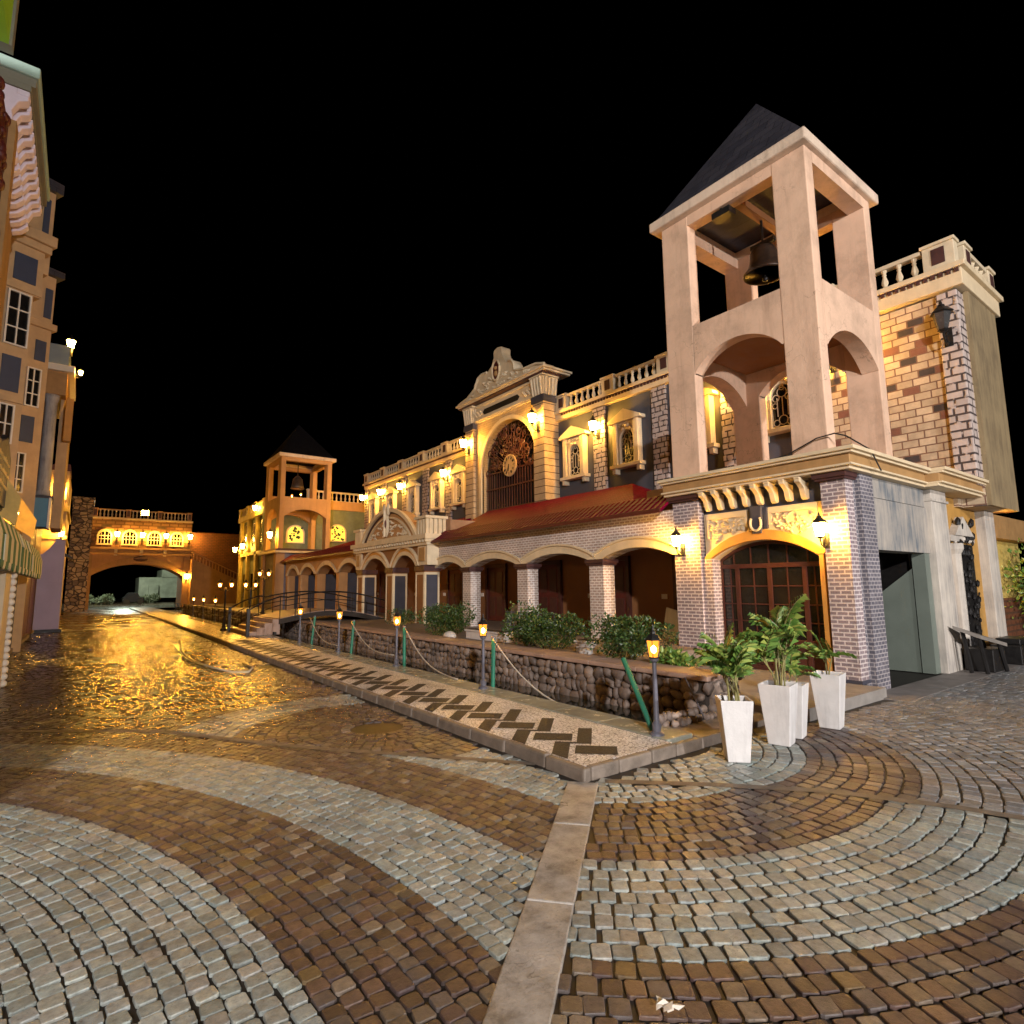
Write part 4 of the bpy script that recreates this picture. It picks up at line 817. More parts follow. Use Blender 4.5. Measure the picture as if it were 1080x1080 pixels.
for k in range(60):
    u = random.uniform(-2.3, 2.3); hh = 0.75 * max(0.05, 1 - abs(u) / 2.4)
    an = random.uniform(0, PI); z_ = 10.06 + random.uniform(0, hh) ; l = 0.14
    if abs(u + 0.0) < 0.34 and z_ > 10.3: continue
    rim.tube([(XG - 0.22, 19.25 + u - l * math.cos(an), z_ - l * math.sin(an) * 0.4), (XG - 0.27, 19.25 + u, z_), (XG - 0.22, 19.25 + u + l * math.cos(an), z_ + l * math.sin(an) * 0.4)], [0.015, 0.055, 0.012], 5)
build('carved_scrolls', rim, 'cream', pd)
ov = MB().prism([(19.25 + 0.24 * math.cos(q), 10.82 + 0.40 * math.sin(q)) for q in np.linspace(0, 2 * PI, 24, False)], 'x', XG - 0.245, XG - 0.224); om = build('oval_medallion', ov, 'maroon', pd)
build('rim', MB().tube([(XG - 0.25, 19.25 + 0.27 * math.cos(q), 10.82 + 0.44 * math.sin(q)) for q in np.linspace(0, 2 * PI, 25)], 0.05, 7), 'cream2', om)
build('relief_figure', MB().ball((XG - 0.25, 19.25, 10.92), 0.09, 2).ball((XG - 0.25, 19.25, 10.68), 0.12, 2, sc=(0.6, 1, 1.1)), 'ochre', om)
# great arched ironwork window with the clock
aw = build('arch_window', MB().prism([(gy - 1.9, 4.0), (gy + 1.9, 4.0)] + arc(gy, 1.9, 6.72, 1.86, 30)[::-1], 'x', XG + 0.36, XG + 0.40), 'glass', B)
gr = MB(); xg = XG + 0.26; random.seed(5)
for k in range(21):
    y = gy - 1.8 + k * 0.18; gr.tube([(xg, y, 4.0), (xg, y, 6.5)], 0.018, 5)
for z in (4.05, 4.9, 5.8, 6.5): gr.box(xg - 0.02, xg + 0.02, gy - 1.88, gy + 1.88, z, z + 0.05)
for k in range(120):
    y, z = gy + random.uniform(-1.8, 1.8), random.uniform(6.55, 8.5)
    if ((y - gy) / 1.8) ** 2 + ((z - 6.72) / 1.78) ** 2 > 1: continue
    rr = random.uniform(0.09, 0.22); a0 = random.uniform(0, 2 * PI)
    gr.tube([(xg - 0.01, y + rr * (1 - q / 9) * math.cos(a0 + q), z + rr * (1 - q / 9) * math.sin(a0 + q)) for q in np.linspace(0, 5.6, 12)], 0.024, 5)
for k in range(-8, 9):
    a = k / 9 * 1.35; gr.tube([(xg, gy, 6.6), (xg, gy + 1.85 * math.sin(a), 6.72 + 1.8 * math.cos(a))], 0.015, 4)
build('iron_tracery', gr, plain('maroon_ironwork', (0.10, 0.032, 0.02), 0.4, var=0.3), aw)
ck = build('clock', MB(lambda q: (XG + 0.12 - q[2], 18.78 + q[1], 6.63 + q[0])).lathe([(0.46, 0), (0.46, 0.05), (0.41, 0.06), (0.41, 0.03)], (0, 0, 0), 36), 'tan', B)
cd = MB(); xc = XG + 0.045
def bar(mb, a, r0, r1, w, x, yc=18.78, zc=6.63):
    dy, dz = -math.sin(a), math.cos(a); ny, nz = dz, -dy
    mb.add([(x - d, yc + dy * r + ny * s_ * w, zc + dz * r + nz * s_ * w) for d in (0, 0.012) for r, s_ in ((r0, -1), (r1, -1), (r1, 1), (r0, 1))], [(3, 2, 1, 0), (4, 5, 6, 7), (0, 1, 5, 4), (1, 2, 6, 5), (2, 3, 7, 6), (3, 0, 4, 7)])
for h in range(12):
    for w_ in ((0,), (-0.03, 0.03), (-0.045, 0, 0.045))[h % 3]: bar(cd, h * PI / 6 + w_ * 2.2, 0.27, 0.39, 0.011, xc + 0.005)
build('numerals', cd, 'iron', ck); ch_ = MB(); bar(ch_, PI + 0.1, -0.05, 0.24, 0.02, xc - 0.01); bar(ch_, PI + 0.35, -0.06, 0.33, 0.014, xc - 0.02); build('hands', ch_, 'iron', ck)
# red roofs and the terrace roof between arcade and upper wall
def slabpoly(mb, pts, th=0.06, m=0):
    n_ = len(pts); return mb.add(list(pts) + [(x, y, z - th) for x, y, z in pts], [tuple(range(n_)), tuple(range(n_, 2 * n_))[::-1]] + [(i, (i + 1) % n_, n_ + (i + 1) % n_, n_ + i) for i in range(n_)], m)
for ya, yb, dz in ((7.24, 17.0, 0), (22.9, 34.2, 0.05)):
    r1 = MB().prism([(9.08, 3.10 + dz), (9.12, 3.10 + dz), (9.62, 3.46 + dz), (11.2, 3.62 + dz), (11.2, 3.66 + dz), (9.60, 3.50 + dz), (9.08, 3.15 + dz)], 'y', ya, yb)
    e_ = build('eaves_roof', r1, 'red', B); build('eaves_edge', MB().box(9.05, 9.079, ya, yb, 3.07 + dz, 3.15 + dz), 'maroon', e_)
    build('roof_curb', MB().box(11.02, 11.2, ya + 2.4 if ya < 10 else ya, yb + 1.2 if ya < 10 else yb, 3.5, 3.70 + dz), 'cream', B)
r2 = MB().add([(10.95, 9.55, 3.72), (10.95, 18.4, 3.72), (13.78, 20.2, 4.84), (13.78, 12.05, 4.84), (14.4, 9.6, 3.72), (14.4, 18.4, 3.72)], [(0, 1, 2, 3), (0, 3, 4), (0, 4, 5, 1), (4, 3, 2, 5), (1, 5, 2)])
build('upper_roof', r2, 'red', B)
r2 = MB().add([(11.0, 22.5, 3.78), (11.0, 34.3, 3.78), (14.4, 34.3, 4.9), (14.4, 21.2, 4.9), (14.4, 34.3, 3.78), (14.4, 21.2, 3.78)], [(0, 1, 2, 3), (0, 3, 5), (1, 4, 2), (0, 5, 4, 1)])
build('upper_roof', r2, 'red', B)
build('roof_block', MB().box(10.9, 13.7, 18.42, 19.2, 3.6, 4.15), 'capstone', B)
build('low_parapet', MB().box(11.4, 14.45, 7.3, 9.5, 3.2, 4.02), 'ochre', B)
build('back_wall', MB().box(11.6, 11.8, 7.22, 36, 0.4, 3.6).box(11.7, 14.45, 7.0, 7.2, 0.4, 3.4), 'brown', B)
for yc in (8.3, 10.9, 13.6, 16.4, 19.1, 21.6, 25.5, 28.4, 31):
    o = build('door', MB().box(11.55, 11.599, yc - 0.5, yc + 0.5, 0.48, 2.3), 'maroon', B)
    build('door_frame', MB().box(11.50, 11.599, yc - 0.60, yc - 0.502, 0.48, 2.42).box(11.50, 11.599, yc + 0.502, yc + 0.60, 0.48, 2.42).box(11.50, 11.599, yc - 0.502, yc + 0.502, 2.302, 2.42), 'wood', o)
    build('door_panels', MB().box(11.535, 11.549, yc - 0.38, yc - 0.06, 0.65, 1.3).box(11.535, 11.549, yc + 0.06, yc + 0.38, 0.65, 1.3).box(11.535, 11.549, yc - 0.38, yc - 0.06, 1.45, 2.15).box(11.535, 11.549, yc + 0.06, yc + 0.38, 1.45, 2.15), 'wood', o)
    build('switch_plate', MB().box(11.58, 11.599, yc + 0.85, yc + 1.02, 1.3, 1.42), 'whitepaint', B)

# ------------------------------------------------------------------ arcades
XA = 9.40
A = thing('brick_arcade', 'brick arcade of four flat cream banded arches beside the near tower', 'arcade', (XA, 12, 0.4))
piers = [(9.16, 9.61), (11.91, 12.36), (14.68, 15.13)]
ops = [(7.20, 9.16), (9.61, 11.91), (12.36, 14.68), (15.13, 16.85)]
for a_, b_2 in piers:
    o = build('brick_pillar', MB().box(XA, XA + 0.36, a_, b_2, 0.40, 2.10), 'arcadebrick', A, bevel=0.006)
    build('capital', MB().box(XA - 0.05, XA + 0.40, a_ - 0.04, b_2 + 0.04, 2.102, 2.15).box(XA - 0.08, XA + 0.43, a_ - 0.07, b_2 + 0.07, 2.15, 2.237), 'redcap', o, bevel=0.008)
wl = [((a_ + b_2) / 2, (b_2 - a_) / 2, 2.24, 0.20) for a_, b_2 in ops]
wb = MB().archwall('x', XA, XA + 0.36, 7.195, 17.0, 2.24, 3.14, wl); build('arch_wall', wb, 'arcadebrick', A)
for (a_, b_2), (lo, hi) in zip(ops, ((7.0, 9.375), (9.395, 12.125), (12.145, 14.895), (14.915, 17.0))):
    c = (a_ + b_2) / 2; hw = (b_2 - a_) / 2; bd = MB()
    pin = arc(c, hw, 2.241, 0.20); po = arc(c, hw + 0.36, 2.241, 0.43)
    po = [(min(max(y, lo), hi), z) for y, z in po]
    bd.prism(pin + po[::-1], 'x', XA - 0.045, XA + 0.10)
    pin2 = arc(c, hw + 0.24, 2.30, 0.33); po2 = arc(c, hw + 0.36, 2.30, 0.375)
    pin2 = [(min(max(y, lo), hi), z) for y, z in pin2]; po2 = [(min(max(y, lo), hi), z) for y, z in po2]
    bd.prism(pin2 + po2[::-1], 'x', XA - 0.085, XA - 0.046)
    build('arch_band', bd, 'cream2', A)
O2 = thing('plaster_arcade', 'orange lit plaster arcade with scalloped arches and thin columns before the far tower', 'arcade', (XA, 28.5, 0.4))
cols = [23.2, 25.97, 28.95, 31.68, 34.1]
wl = [((a + b) / 2, (b - a) / 2 - 0.2, 2.36, 0.40) for a, b in zip(cols, cols[1:])]
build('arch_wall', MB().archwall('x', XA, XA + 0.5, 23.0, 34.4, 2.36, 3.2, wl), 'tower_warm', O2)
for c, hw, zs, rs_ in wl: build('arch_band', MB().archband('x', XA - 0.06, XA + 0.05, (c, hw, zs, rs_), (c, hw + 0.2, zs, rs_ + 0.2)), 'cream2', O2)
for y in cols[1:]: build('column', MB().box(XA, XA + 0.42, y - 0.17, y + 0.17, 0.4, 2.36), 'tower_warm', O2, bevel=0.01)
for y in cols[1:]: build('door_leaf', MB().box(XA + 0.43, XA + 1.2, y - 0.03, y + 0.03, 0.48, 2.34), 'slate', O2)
# pedimented entrance pavilion
XP = 9.0
V = thing('entrance_pavilion', 'two arched entrance pavilion with a carved semicircular pediment and slate panels', 'entrance', (XP, 19.7, 0.4))
piers = [(16.85, 17.45), (19.22, 19.80), (21.98, 22.56)]
for a_, b_2 in piers:
    o = build('pier', MB().box(XP, XP + 0.55, a_, b_2, 0.40, 2.18), 'brown', V)
    fm = MB()
    for y in (a_, b_2 - 0.06): fm.box(XP - 0.02, XP - 0.002, y, y + 0.06, 0.45, 2.14)
    fm.box(XP - 0.02, XP - 0.002, a_ + 0.06, b_2 - 0.06, 2.06, 2.14)
    for x in (XP, XP + 0.49): fm.box(x, x + 0.06, a_ - 0.02, a_ - 0.002, 0.45, 2.14)
    fm.box(XP + 0.06, XP + 0.49, a_ - 0.02, a_ - 0.002, 2.06, 2.14).box(XP + 0.06, XP + 0.49, a_ - 0.02, a_ - 0.002, 0.45, 0.52)
    build('panel_frame', fm, 'cream2', o)
    build('panel', MB().box(XP + 0.07, XP + 0.48, a_ - 0.008, a_ - 0.001, 0.52, 2.06), 'slate', o)
    build('capital', MB().box(XP - 0.05, XP + 0.6, a_ - 0.06, b_2 + 0.05, 2.182, 2.36), 'redcap', o)
ar = [(18.335, 0.885, 2.365, 0.40), (20.89, 1.09, 2.365, 0.40)]
build('spandrel', MB().archwall('x', XP + 0.04, XP + 0.5, 17.0, 22.4, 2.365, 3.02, ar), 'brown', V)
for c, hw, zs, rs_ in ar:
    build('arch_band', MB().archband('x', XP - 0.03, XP + 0.038, (c, hw, zs, rs_), (c, hw + 0.10, zs, rs_ + 0.13)).archband('x', XP - 0.06, XP + 0.038, (c, hw + 0.19, zs, rs_ + 0.24), (c, hw + 0.25, zs, rs_ + 0.32)), 'cream2', V)
    build('inner_arch_band', MB().archband('x', XP - 0.01, XP + 0.037, (c, hw + 0.10, zs, rs_ + 0.132), (c, hw + 0.19, zs, rs_ + 0.238)), 'orange', V)
for ya, yb in ((16.62, 17.30), (22.15, 22.72)):
    o = build('pilaster', MB().box(XP - 0.03, XP + 0.6, ya, yb, 2.37, 3.02), 'cream', V, bevel=0.01)
    q_ = MB().box(XP - 0.06, XP - 0.031, ya + 0.14, yb - 0.14, 2.5, 2.95); build('inset', q_, 'ochre', o)
    qb = MB()
    for k in range(4): qb.box(XP - 0.08, XP + 0.02, ya + k * (yb - ya - 0.12) / 3, ya + k * (yb - ya - 0.12) / 3 + 0.12, 3.38, 3.90)
    for k in range(4): qb.box(XP + 0.03 + k * 0.17, XP + 0.13 + k * 0.17, ya - 0.03, ya + 0.06, 3.38, 3.90)
    qb.box(XP - 0.0, XP + 0.6, ya + 0.05, yb - 0.02, 3.38, 3.90).box(XP - 0.14, XP + 0.7, ya - 0.08, yb + 0.06, 3.902, 3.99)
    build('corner_block', qb, 'cream', o)
co_ = MB().box(XP - 0.10, XP + 0.6, 16.55, 22.8, 3.022, 3.12).box(XP - 0.20, XP + 0.62, 16.45, 22.9, 3.22, 3.38)
y = 16.5
while y < 22.8: co_.box(XP - 0.17, XP + 0.5, y, y + 0.10, 3.12, 3.22); y += 0.21
build('cornice', co_, 'cream', V)
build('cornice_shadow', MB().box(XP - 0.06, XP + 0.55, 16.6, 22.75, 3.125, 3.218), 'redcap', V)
pc = 19.72
pw = build('pediment', MB().prism([(pc - 2.35, 3.382), (pc + 2.35, 3.382)] + arc(pc, 2.35, 3.382, 1.12, 28)[::-1][1:-1], 'x', XP + 0.02, XP + 0.45), 'tower_warm', V)
pm = MB().archband('x', XP - 0.10, XP + 0.018, (pc, 2.22, 3.40, 1.02), (pc, 2.42, 3.385, 1.17), n=28).archband('x', XP - 0.06, XP + 0.018, (pc, 1.75, 3.46, 0.72), (pc, 1.86, 3.44, 0.80), n=28).box(XP - 0.06, XP + 0.018, pc - 1.85, pc + 1.85, 3.385, 3.46)
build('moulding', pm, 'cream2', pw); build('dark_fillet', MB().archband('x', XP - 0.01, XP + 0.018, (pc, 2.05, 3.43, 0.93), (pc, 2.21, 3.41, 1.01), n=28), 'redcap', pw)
orn = MB(); random.seed(9)
for k in range(70):
    u = random.uniform(-1.6, 1.6); hh = 0.68 * (1 - (u / 1.75) ** 2) - 0.06
    if hh < 0.08 or abs(u) < 0.2: continue
    an = random.uniform(0, PI); l = 0.10; z_ = 3.5 + random.uniform(0, hh - 0.02)
    orn.tube([(XP + 0.02, pc + u - l * math.cos(an), z_ - l * 0.6 * math.sin(an)), (XP - 0.03, pc + u, z_), (XP + 0.02, pc + u + l * math.cos(an), z_ + l * 0.6 * math.sin(an))], [0.012, 0.04, 0.01], 5)
build('scroll_relief', orn, 'cream', pw)
cart = MB().ball((XP - 0.06, pc, 3.95), 0.5, 2, sc=(0.16, 0.34, 0.95)).tube([(XP - 0.15, pc, 3.5), (XP - 0.14, pc, 4.5)], [0.04, 0.07], 8)
for s_ in (-1, 1): cart.ball((XP - 0.08, pc + s_ * 0.16, 4.50), 0.17, 2, sc=(0.5, 0.7, 1.3))
build('cartouche', cart, 'cream', pw)
build('cartouche_centre', MB().ball((XP - 0.13, pc, 3.98), 0.2, 2, sc=(0.25, 0.5, 1)), 'maroon', pw)

# ------------------------------------------------------------------ canal wall of rubble stones
SW = thing('stone_wall', 'rough rubble stone wall of the canal with a pinkish cap along the terrace', 'stone wall', (6.3, 4.5, 0))
build('mortar_core', MB().box(6.30, 6.75, 4.46, 50, -0.3, 0.46), 'mortar', SW)
tv, tf = ICO[2]; tv = np.array(tv); st_ = MB()
def stones(mb, origin, du, length, z0, z1, size, rng, dep_=0.55):
    z = z0
    while z < z1:
        h = size * rng.uniform(0.7, 1.2); u = rng.uniform(0, size)
        while u < length:
            w_ = size * rng.uniform(0.6, 1.7)
            a = np.array([w_ * (0.56 if size < 0.3 else 0.68), size * dep_, h * (0.60 if size < 0.3 else 0.74)]) * rng.uniform(0.75, 1.15, 3)
            ang = rng.uniform(-0.6, 0.6)
            p_ = tv * (1 + 0.22 * np.sin(tv @ rng.normal(0, 2.6, 3) + rng.uniform(0, 6))[:, None]) * a
            pu = p_[:, 0] * math.cos(ang) - p_[:, 2] * math.sin(ang); pz = p_[:, 0] * math.sin(ang) + p_[:, 2] * math.cos(ang)
            cz = min(z1 + 0.02, z + h * 0.5 + rng.uniform(-0.02, 0.02)); cu_ = u + w_ * 0.5
            dn_ = (-du[1], du[0])
            pts = [(origin[0] + du[0] * (cu_ + i) + dn_[0] * (j + 0.0), origin[1] + du[1] * (cu_ + i) + dn_[1] * (j + 0.0), cz + k) for i, j, k in zip(pu, p_[:, 1], pz)]
            mb.add(pts, tf); u += w_
        z += h * 0.93
rg = np.random.default_rng(4)
stones(st_, (6.29, 4.45), (0, 1), 18, -0.12, 0.43, 0.142, rg, 0.42); stones(st_, (6.29, 22.4), (0, 1), 26, -0.12, 0.44, 0.24, rg)
stones(st_, (6.25, 4.44), (1, 0), 0.7, -0.05, 0.44, 0.13, rg)
build('rubble_face', st_, 'rubble', SW, smooth=True)
cs = MB(); y = 4.36
while y < 49:
    l = random.uniform(0.9, 1.4); cs.box(6.22, 6.78, y, y + l - 0.006, 0.462, 0.525 + random.uniform(-0.004, 0.004)); y += l
build('capstone', cs, 'capstone', SW, bevel=0.015)
heap = MB()
stones(heap, (5.4, 4.30), (1, 0), 0.8, 0.0, 0.07, 0.08, rg); stones(heap, (5.3, 4.42), (1, 0), 0.9, 0.0, 0.12, 0.09, rg)
tag(build('stone_heap', heap, 'rubble', None, smooth=True, org=(5.8, 4.3, 0)), 'low heap of loose rubble at the near end of the canal, behind the planters', 'stones')

# ------------------------------------------------------------------ lantern posts, bollards and ropes along the canal
def make_post(name, label):
    t = thing(name, label, 'lantern post', (0, 0, 0), 'lit lantern posts along the canal')
    build('post', MB().lathe([(0.075, 0), (0.075, 0.03), (0.045, 0.05), (0.05, 0.12), (0.03, 0.15), (0.026, 0.35), (0.022, 0.74), (0.045, 0.76), (0.05, 0.785)], (0, 0, 0), 12), 'greyiron', t, smooth=False)
    gb = build('glass_body', hexa(MB(), [(0.048, 0.80), (0.072, 0.97)], (0, 0, 0)), 'amberglass', t)
    build('bulb', MB().ball((0, 0, 0.875), 0.03, 1, sc=(1, 1, 1.5)), 'bulb', gb)
    c = hexa(MB(), [(0.098, 0.972), (0.09, 0.985), (0.05, 1.03), (0.035, 1.04), (0.03, 1.06), (0.014, 1.075), (0.012, 1.10), (0.004, 1.14)], (0, 0, 0))
    for k in range(6):
        a = PI / 6 + k * PI / 3; c.tube([(0.052 * math.cos(a), 0.052 * math.sin(a), 0.79), (0.078 * math.cos(a), 0.078 * math.sin(a), 0.975)], 0.0055, 4)
    hexa(c, [(0.055, 0.786), (0.06, 0.80)], (0, 0, 0)); build('cap', c, 'iron', t); return t
post0 = make_post('lantern_post', 'lit lantern post at the near end of the canal, left of the white planters')
post0.location = (4.88, 4.06, 0.1)
plabels = ['second lit lantern post along the canal, counting from the planters', 'third lit lantern post along the canal, counting from the planters',
           'fourth lit lantern post along the canal, in front of the entrance pavilion', 'fifth lit lantern post, nearest to the near side of the footbridge',
           'first lit lantern post beyond the footbridge', 'middle of the three lit lantern posts beyond the footbridge', 'farthest of the three lit lantern posts beyond the footbridge']
posts = [(4.88, 4.06)]
for (x, y), lb in zip([(5.03, 7.5), (5.12, 10.72), (5.13, 13.95), (5.15, 17.15), (5.35, 31.5), (5.35, 34.9), (5.35, 38.3)], plabels):
    copy_tree(post0, lb, (x, y, 0.1), random.uniform(0, 1), 1.0 if y < 20 else 1.12); posts.append((x, y))
bol = None
for i, ((x, y), lb) in enumerate(zip([(5.24, 7.55), (5.34, 10.82), (5.36, 13.75), (5.36, 16.75)], ['green pipe bollard beside the second lantern post from the planters', 'green pipe bollard beside the third lantern post from the planters', 'green pipe bollard beside the fourth lantern post, before the pavilion', 'green pipe bollard beside the lantern post nearest the footbridge'])):
    if bol is None:
        bol = thing('bollard', lb, 'bollard', (x, y, 0.0), 'green pipe bollards along the canal')
        build('pipe', MB().tube([(x, y, -0.2), (x, y, 0.84)], 0.032, 12), 'greenpipe', bol); build('cap', MB().lathe([(0.036, 0.84), (0.036, 0.86), (0.01, 0.88)], (x, y, 0), 12), 'greyiron', bol)
        c = bol
    else: c = copy_tree(bol, lb, (x, y, 0))
    c.rotation_euler = (0, (0.02, -0.01, 0.07, 0.1)[i], 0)
lb_ = build('fallen_bollard', MB().tube([(5.02, 4.62, 0.82), (4.93, 4.16, 0.13)], 0.03, 12), 'greenpipe', None, org=(4.95, 4.2, 0.1))
tag(lb_, 'green pipe bollard leaning against the nearest lantern post', 'bollard', 'green pipe bollards along the canal')
for (a, b), lb in zip([((5.24, 7.55, 0.84), (5.25, 5.3, 0.0)), ((5.34, 10.82, 0.84), (5.12, 8.4, 0.12)), ((5.36, 13.75, 0.82), (5.14, 10.9, 0.3)), ((5.30, 16.75, 0.82), (5.15, 14.05, 0.25))],
                     ['pale rope hanging from the bollard at the second lantern post down to the coping', 'pale rope sagging from the bollard at the third lantern post', 'pale rope sagging from the bollard at the fourth lantern post', 'pale rope sagging from the bollard nearest the footbridge']):
    pts = [tuple(a[j] + (b[j] - a[j]) * t - (0.28 * math.sin(PI * t) * (1 - 0.3 * t) if j == 2 else 0) for j in range(3)) for t in np.linspace(0, 1, 14)]
    pts = [(x, y, max(z, 0.128)) if x < 5.22 else (x, y, z) for x, y, z in pts]
    tag(build('rope', MB().tube(pts, 0.012, 6), 'rope', None, smooth=True, org=b), lb, 'rope', 'ropes hanging between the bollards')
tag(build('stick', MB().tube([(6.12, 4.62, 0.50), (5.98, 4.28, 0.12)], 0.012, 6), 'greyiron', None, org=(6, 4.3, 0.1)), 'thin grey stick leaning on the rubble wall behind the planters', 'stick')
hp = [(2.36, 19.0), (2.2, 17.2), (2.15, 15.8), (2.2, 14.6), (2.32, 13.5), (2.5, 12.5), (2.75, 12.35), (2.98, 13.0), (2.95, 13.8)]
hz = [0.2, 0.06, 0.03, 0.028, 0.028, 0.028, 0.028, 0.028, 0.028]
tag(build('hose', MB().tube([(x, y, z + 0.01) for (x, y), z in zip(hp, hz)], 0.022, 7), 'rope', None, smooth=True, org=(2.3, 14, 0)), 'pale hose lying in a curve on the wet lane', 'hose')

# twin headed lamp posts at the bridge
def make_twin(name, label):
    t = thing(name, label, 'lamp post', (0, 0, 0), 'twin lamp posts by the footbridge')
    p_ = MB().lathe([(0.12, 0), (0.12, 0.06), (0.07, 0.12), (0.05, 0.3), (0.032, 0.36), (0.028, 1.5), (0.04, 1.52), (0.02, 1.62)], (0, 0, 0), 12)
    p_.tube([(-0.20, 0, 1.62), (-0.19, 0, 1.52), (-0.1, 0, 1.48), (0, 0, 1.52), (0.1, 0, 1.48), (0.19, 0, 1.52), (0.20, 0, 1.62)], 0.014, 6); build('pole', p_, 'iron', t)
    for s_ in (-0.20, 0.20):
        h = build('lamp_head', hexa(MB(), [(0.05, 1.62), (0.09, 1.78)], (s_, 0, 0)), 'amberglass', t)
        build('bulb', MB().ball((s_, 0, 1.70), 0.04, 1, sc=(1, 1, 1.4)), 'bulb', h)
        build('cap', hexa(MB(), [(0.12, 1.785), (0.11, 1.80), (0.05, 1.86), (0.01, 1.93)], (s_, 0, 0)), 'iron', h)
    return t
tw = make_twin('lamp_post', 'black twin headed lamp post beside the steps of the footbridge, nearest the lane'); tw.location = (4.42, 24.1, 0.1)
copy_tree(tw, 'black twin headed lamp post just behind the footbridge steps', (5.5, 25.0, 0.1), 0.2)
copy_tree(tw, 'tallest twin headed lamp post, on the terrace before the far tower', (6.6, 27.5, 0.47), 0.3, 1.08)

# ------------------------------------------------------------------ arched footbridge
BR = thing('footbridge', 'arched footbridge with dark railings and steps over the canal', 'bridge', (7, 22, 0))
def deckz(x):
    return 0.62 + 0.30 * math.sin(PI * (x - 5.5) / 3.9) - 0.04 * (x - 5.5) if x > 5.5 else 0.62
xs = np.linspace(5.5, 9.3, 16)
build('deck', MB().prism([(x, deckz(x)) for x in xs] + [(x, deckz(x) - 0.17) for x in xs[::-1]], 'y', 20.6, 23.6), 'mortar', BR)
build('deck_paving', MB().prism([(x, deckz(x) + 0.02) for x in xs] + [(x, deckz(x) + 0.003) for x in xs[::-1]], 'y', 20.62, 23.58), 'capstone', BR)
for k in range(4): build('step', MB().box(4.55 + k * 0.25, 4.80 + k * 0.25 if k < 3 else 5.55, 20.7, 23.5, 0.10 if k == 0 else 0.102 , 0.23 + k * 0.13), 'capstone', BR, bevel=0.012)
for yy in (20.6, 23.55):
    r_ = MB(); P1 = [(4.5, yy, 0.95), (5.0, yy, 1.22), (5.5, yy, 1.38)] + [(x, yy, deckz(x) + 0.68) for x in xs[1:]]
    r_.tube(P1, 0.028, 7); r_.tube([(x, y, z - 0.28) for x, y, z in P1], 0.016, 6)
    for x, y, z in P1[::2]: r_.tube([(x, y, z), (x, y, max(0.1, z - 0.75))], 0.016, 6)
    for x in (4.5, 5.35): r_.box(x - 0.05, x + 0.05, yy - 0.05, yy + 0.05, 0.1, 1.0 if x < 5 else 0.2)
    build('railing', r_, 'iron', BR)
# railing beside the lane, beyond the steps
RL = MB()
for k in range(14): RL.tube([(5.3 + 0.01 * k, 25.5 + k * 1.6, 0.1), (5.3, 25.5 + k * 1.6, 0.75)], 0.02, 6)
RL.tube([(5.3, 25.5, 0.72), (5.3, 46.5, 0.72)], 0.022, 6).tube([(5.3, 25.5, 0.42), (5.3, 46.5, 0.42)], 0.016, 6)
tag(build('canal_railing', RL, 'iron', None, org=(5.3, 36, 0)), 'low dark railing along the canal beyond the footbridge', 'railing')

# ------------------------------------------------------------------ planters and plants
def make_planter(name, label):
    t = thing(name, label, 'planter', (0, 0, 0), 'white square planters')
    a0, a1, h = 0.098, 0.148, 0.56; w = 0.018
    b = MB()
    q_ = lambda a, z: [(-a, -a, z), (a, -a, z), (a, a, z), (-a, a, z)]
    b.add(q_(a0, 0.0) + q_(a1, h) + q_(a1 - w, h) + q_(a1 - w - 0.004, h - 0.06), [(3, 2, 1, 0)] + [(i, (i + 1) % 4, 4 + (i + 1) % 4, 4 + i) for i in range(4)] + [(4 + i, 4 + (i + 1) % 4, 8 + (i + 1) % 4, 8 + i) for i in range(4)] + [(8 + i, 8 + (i + 1) % 4, 12 + (i + 1) % 4, 12 + i) for i in range(4)])
    build('tapered_pot', b, 'planter', t, bevel=0.006)
    so = MB().box(-a1 + w + 0.004, a1 - w - 0.004, -a1 + w + 0.004, a1 - w - 0.004, h - 0.075, h - 0.05)
    for k in range(30): so.ball((random.uniform(-0.10, 0.10), random.uniform(-0.10, 0.10), h - 0.05), random.uniform(0.012, 0.025), 1)
    build('soil', so, 'soil', t); return t
pl0 = make_planter('planter', 'white tapered planter nearest the camera, with the bushiest palm'); pl0.location = (5.06, 3.27, 0.012); pl0.rotation_euler = (0, 0, R(44))
for (x, y, rz, sc_, lb) in ((5.92, 3.30, R(14), 1.08, 'wide white planter in the middle of the row, holding the tall palm'), (6.30, 3.36, R(14), 1.0, 'white planter tucked half behind the middle planter'), (7.02, 3.30, R(12), 1.08, 'white planter nearest the arched door, with a sparse sprig')):
    copy_tree(pl0, lb, (x, y, 0.012), rz, sc_)
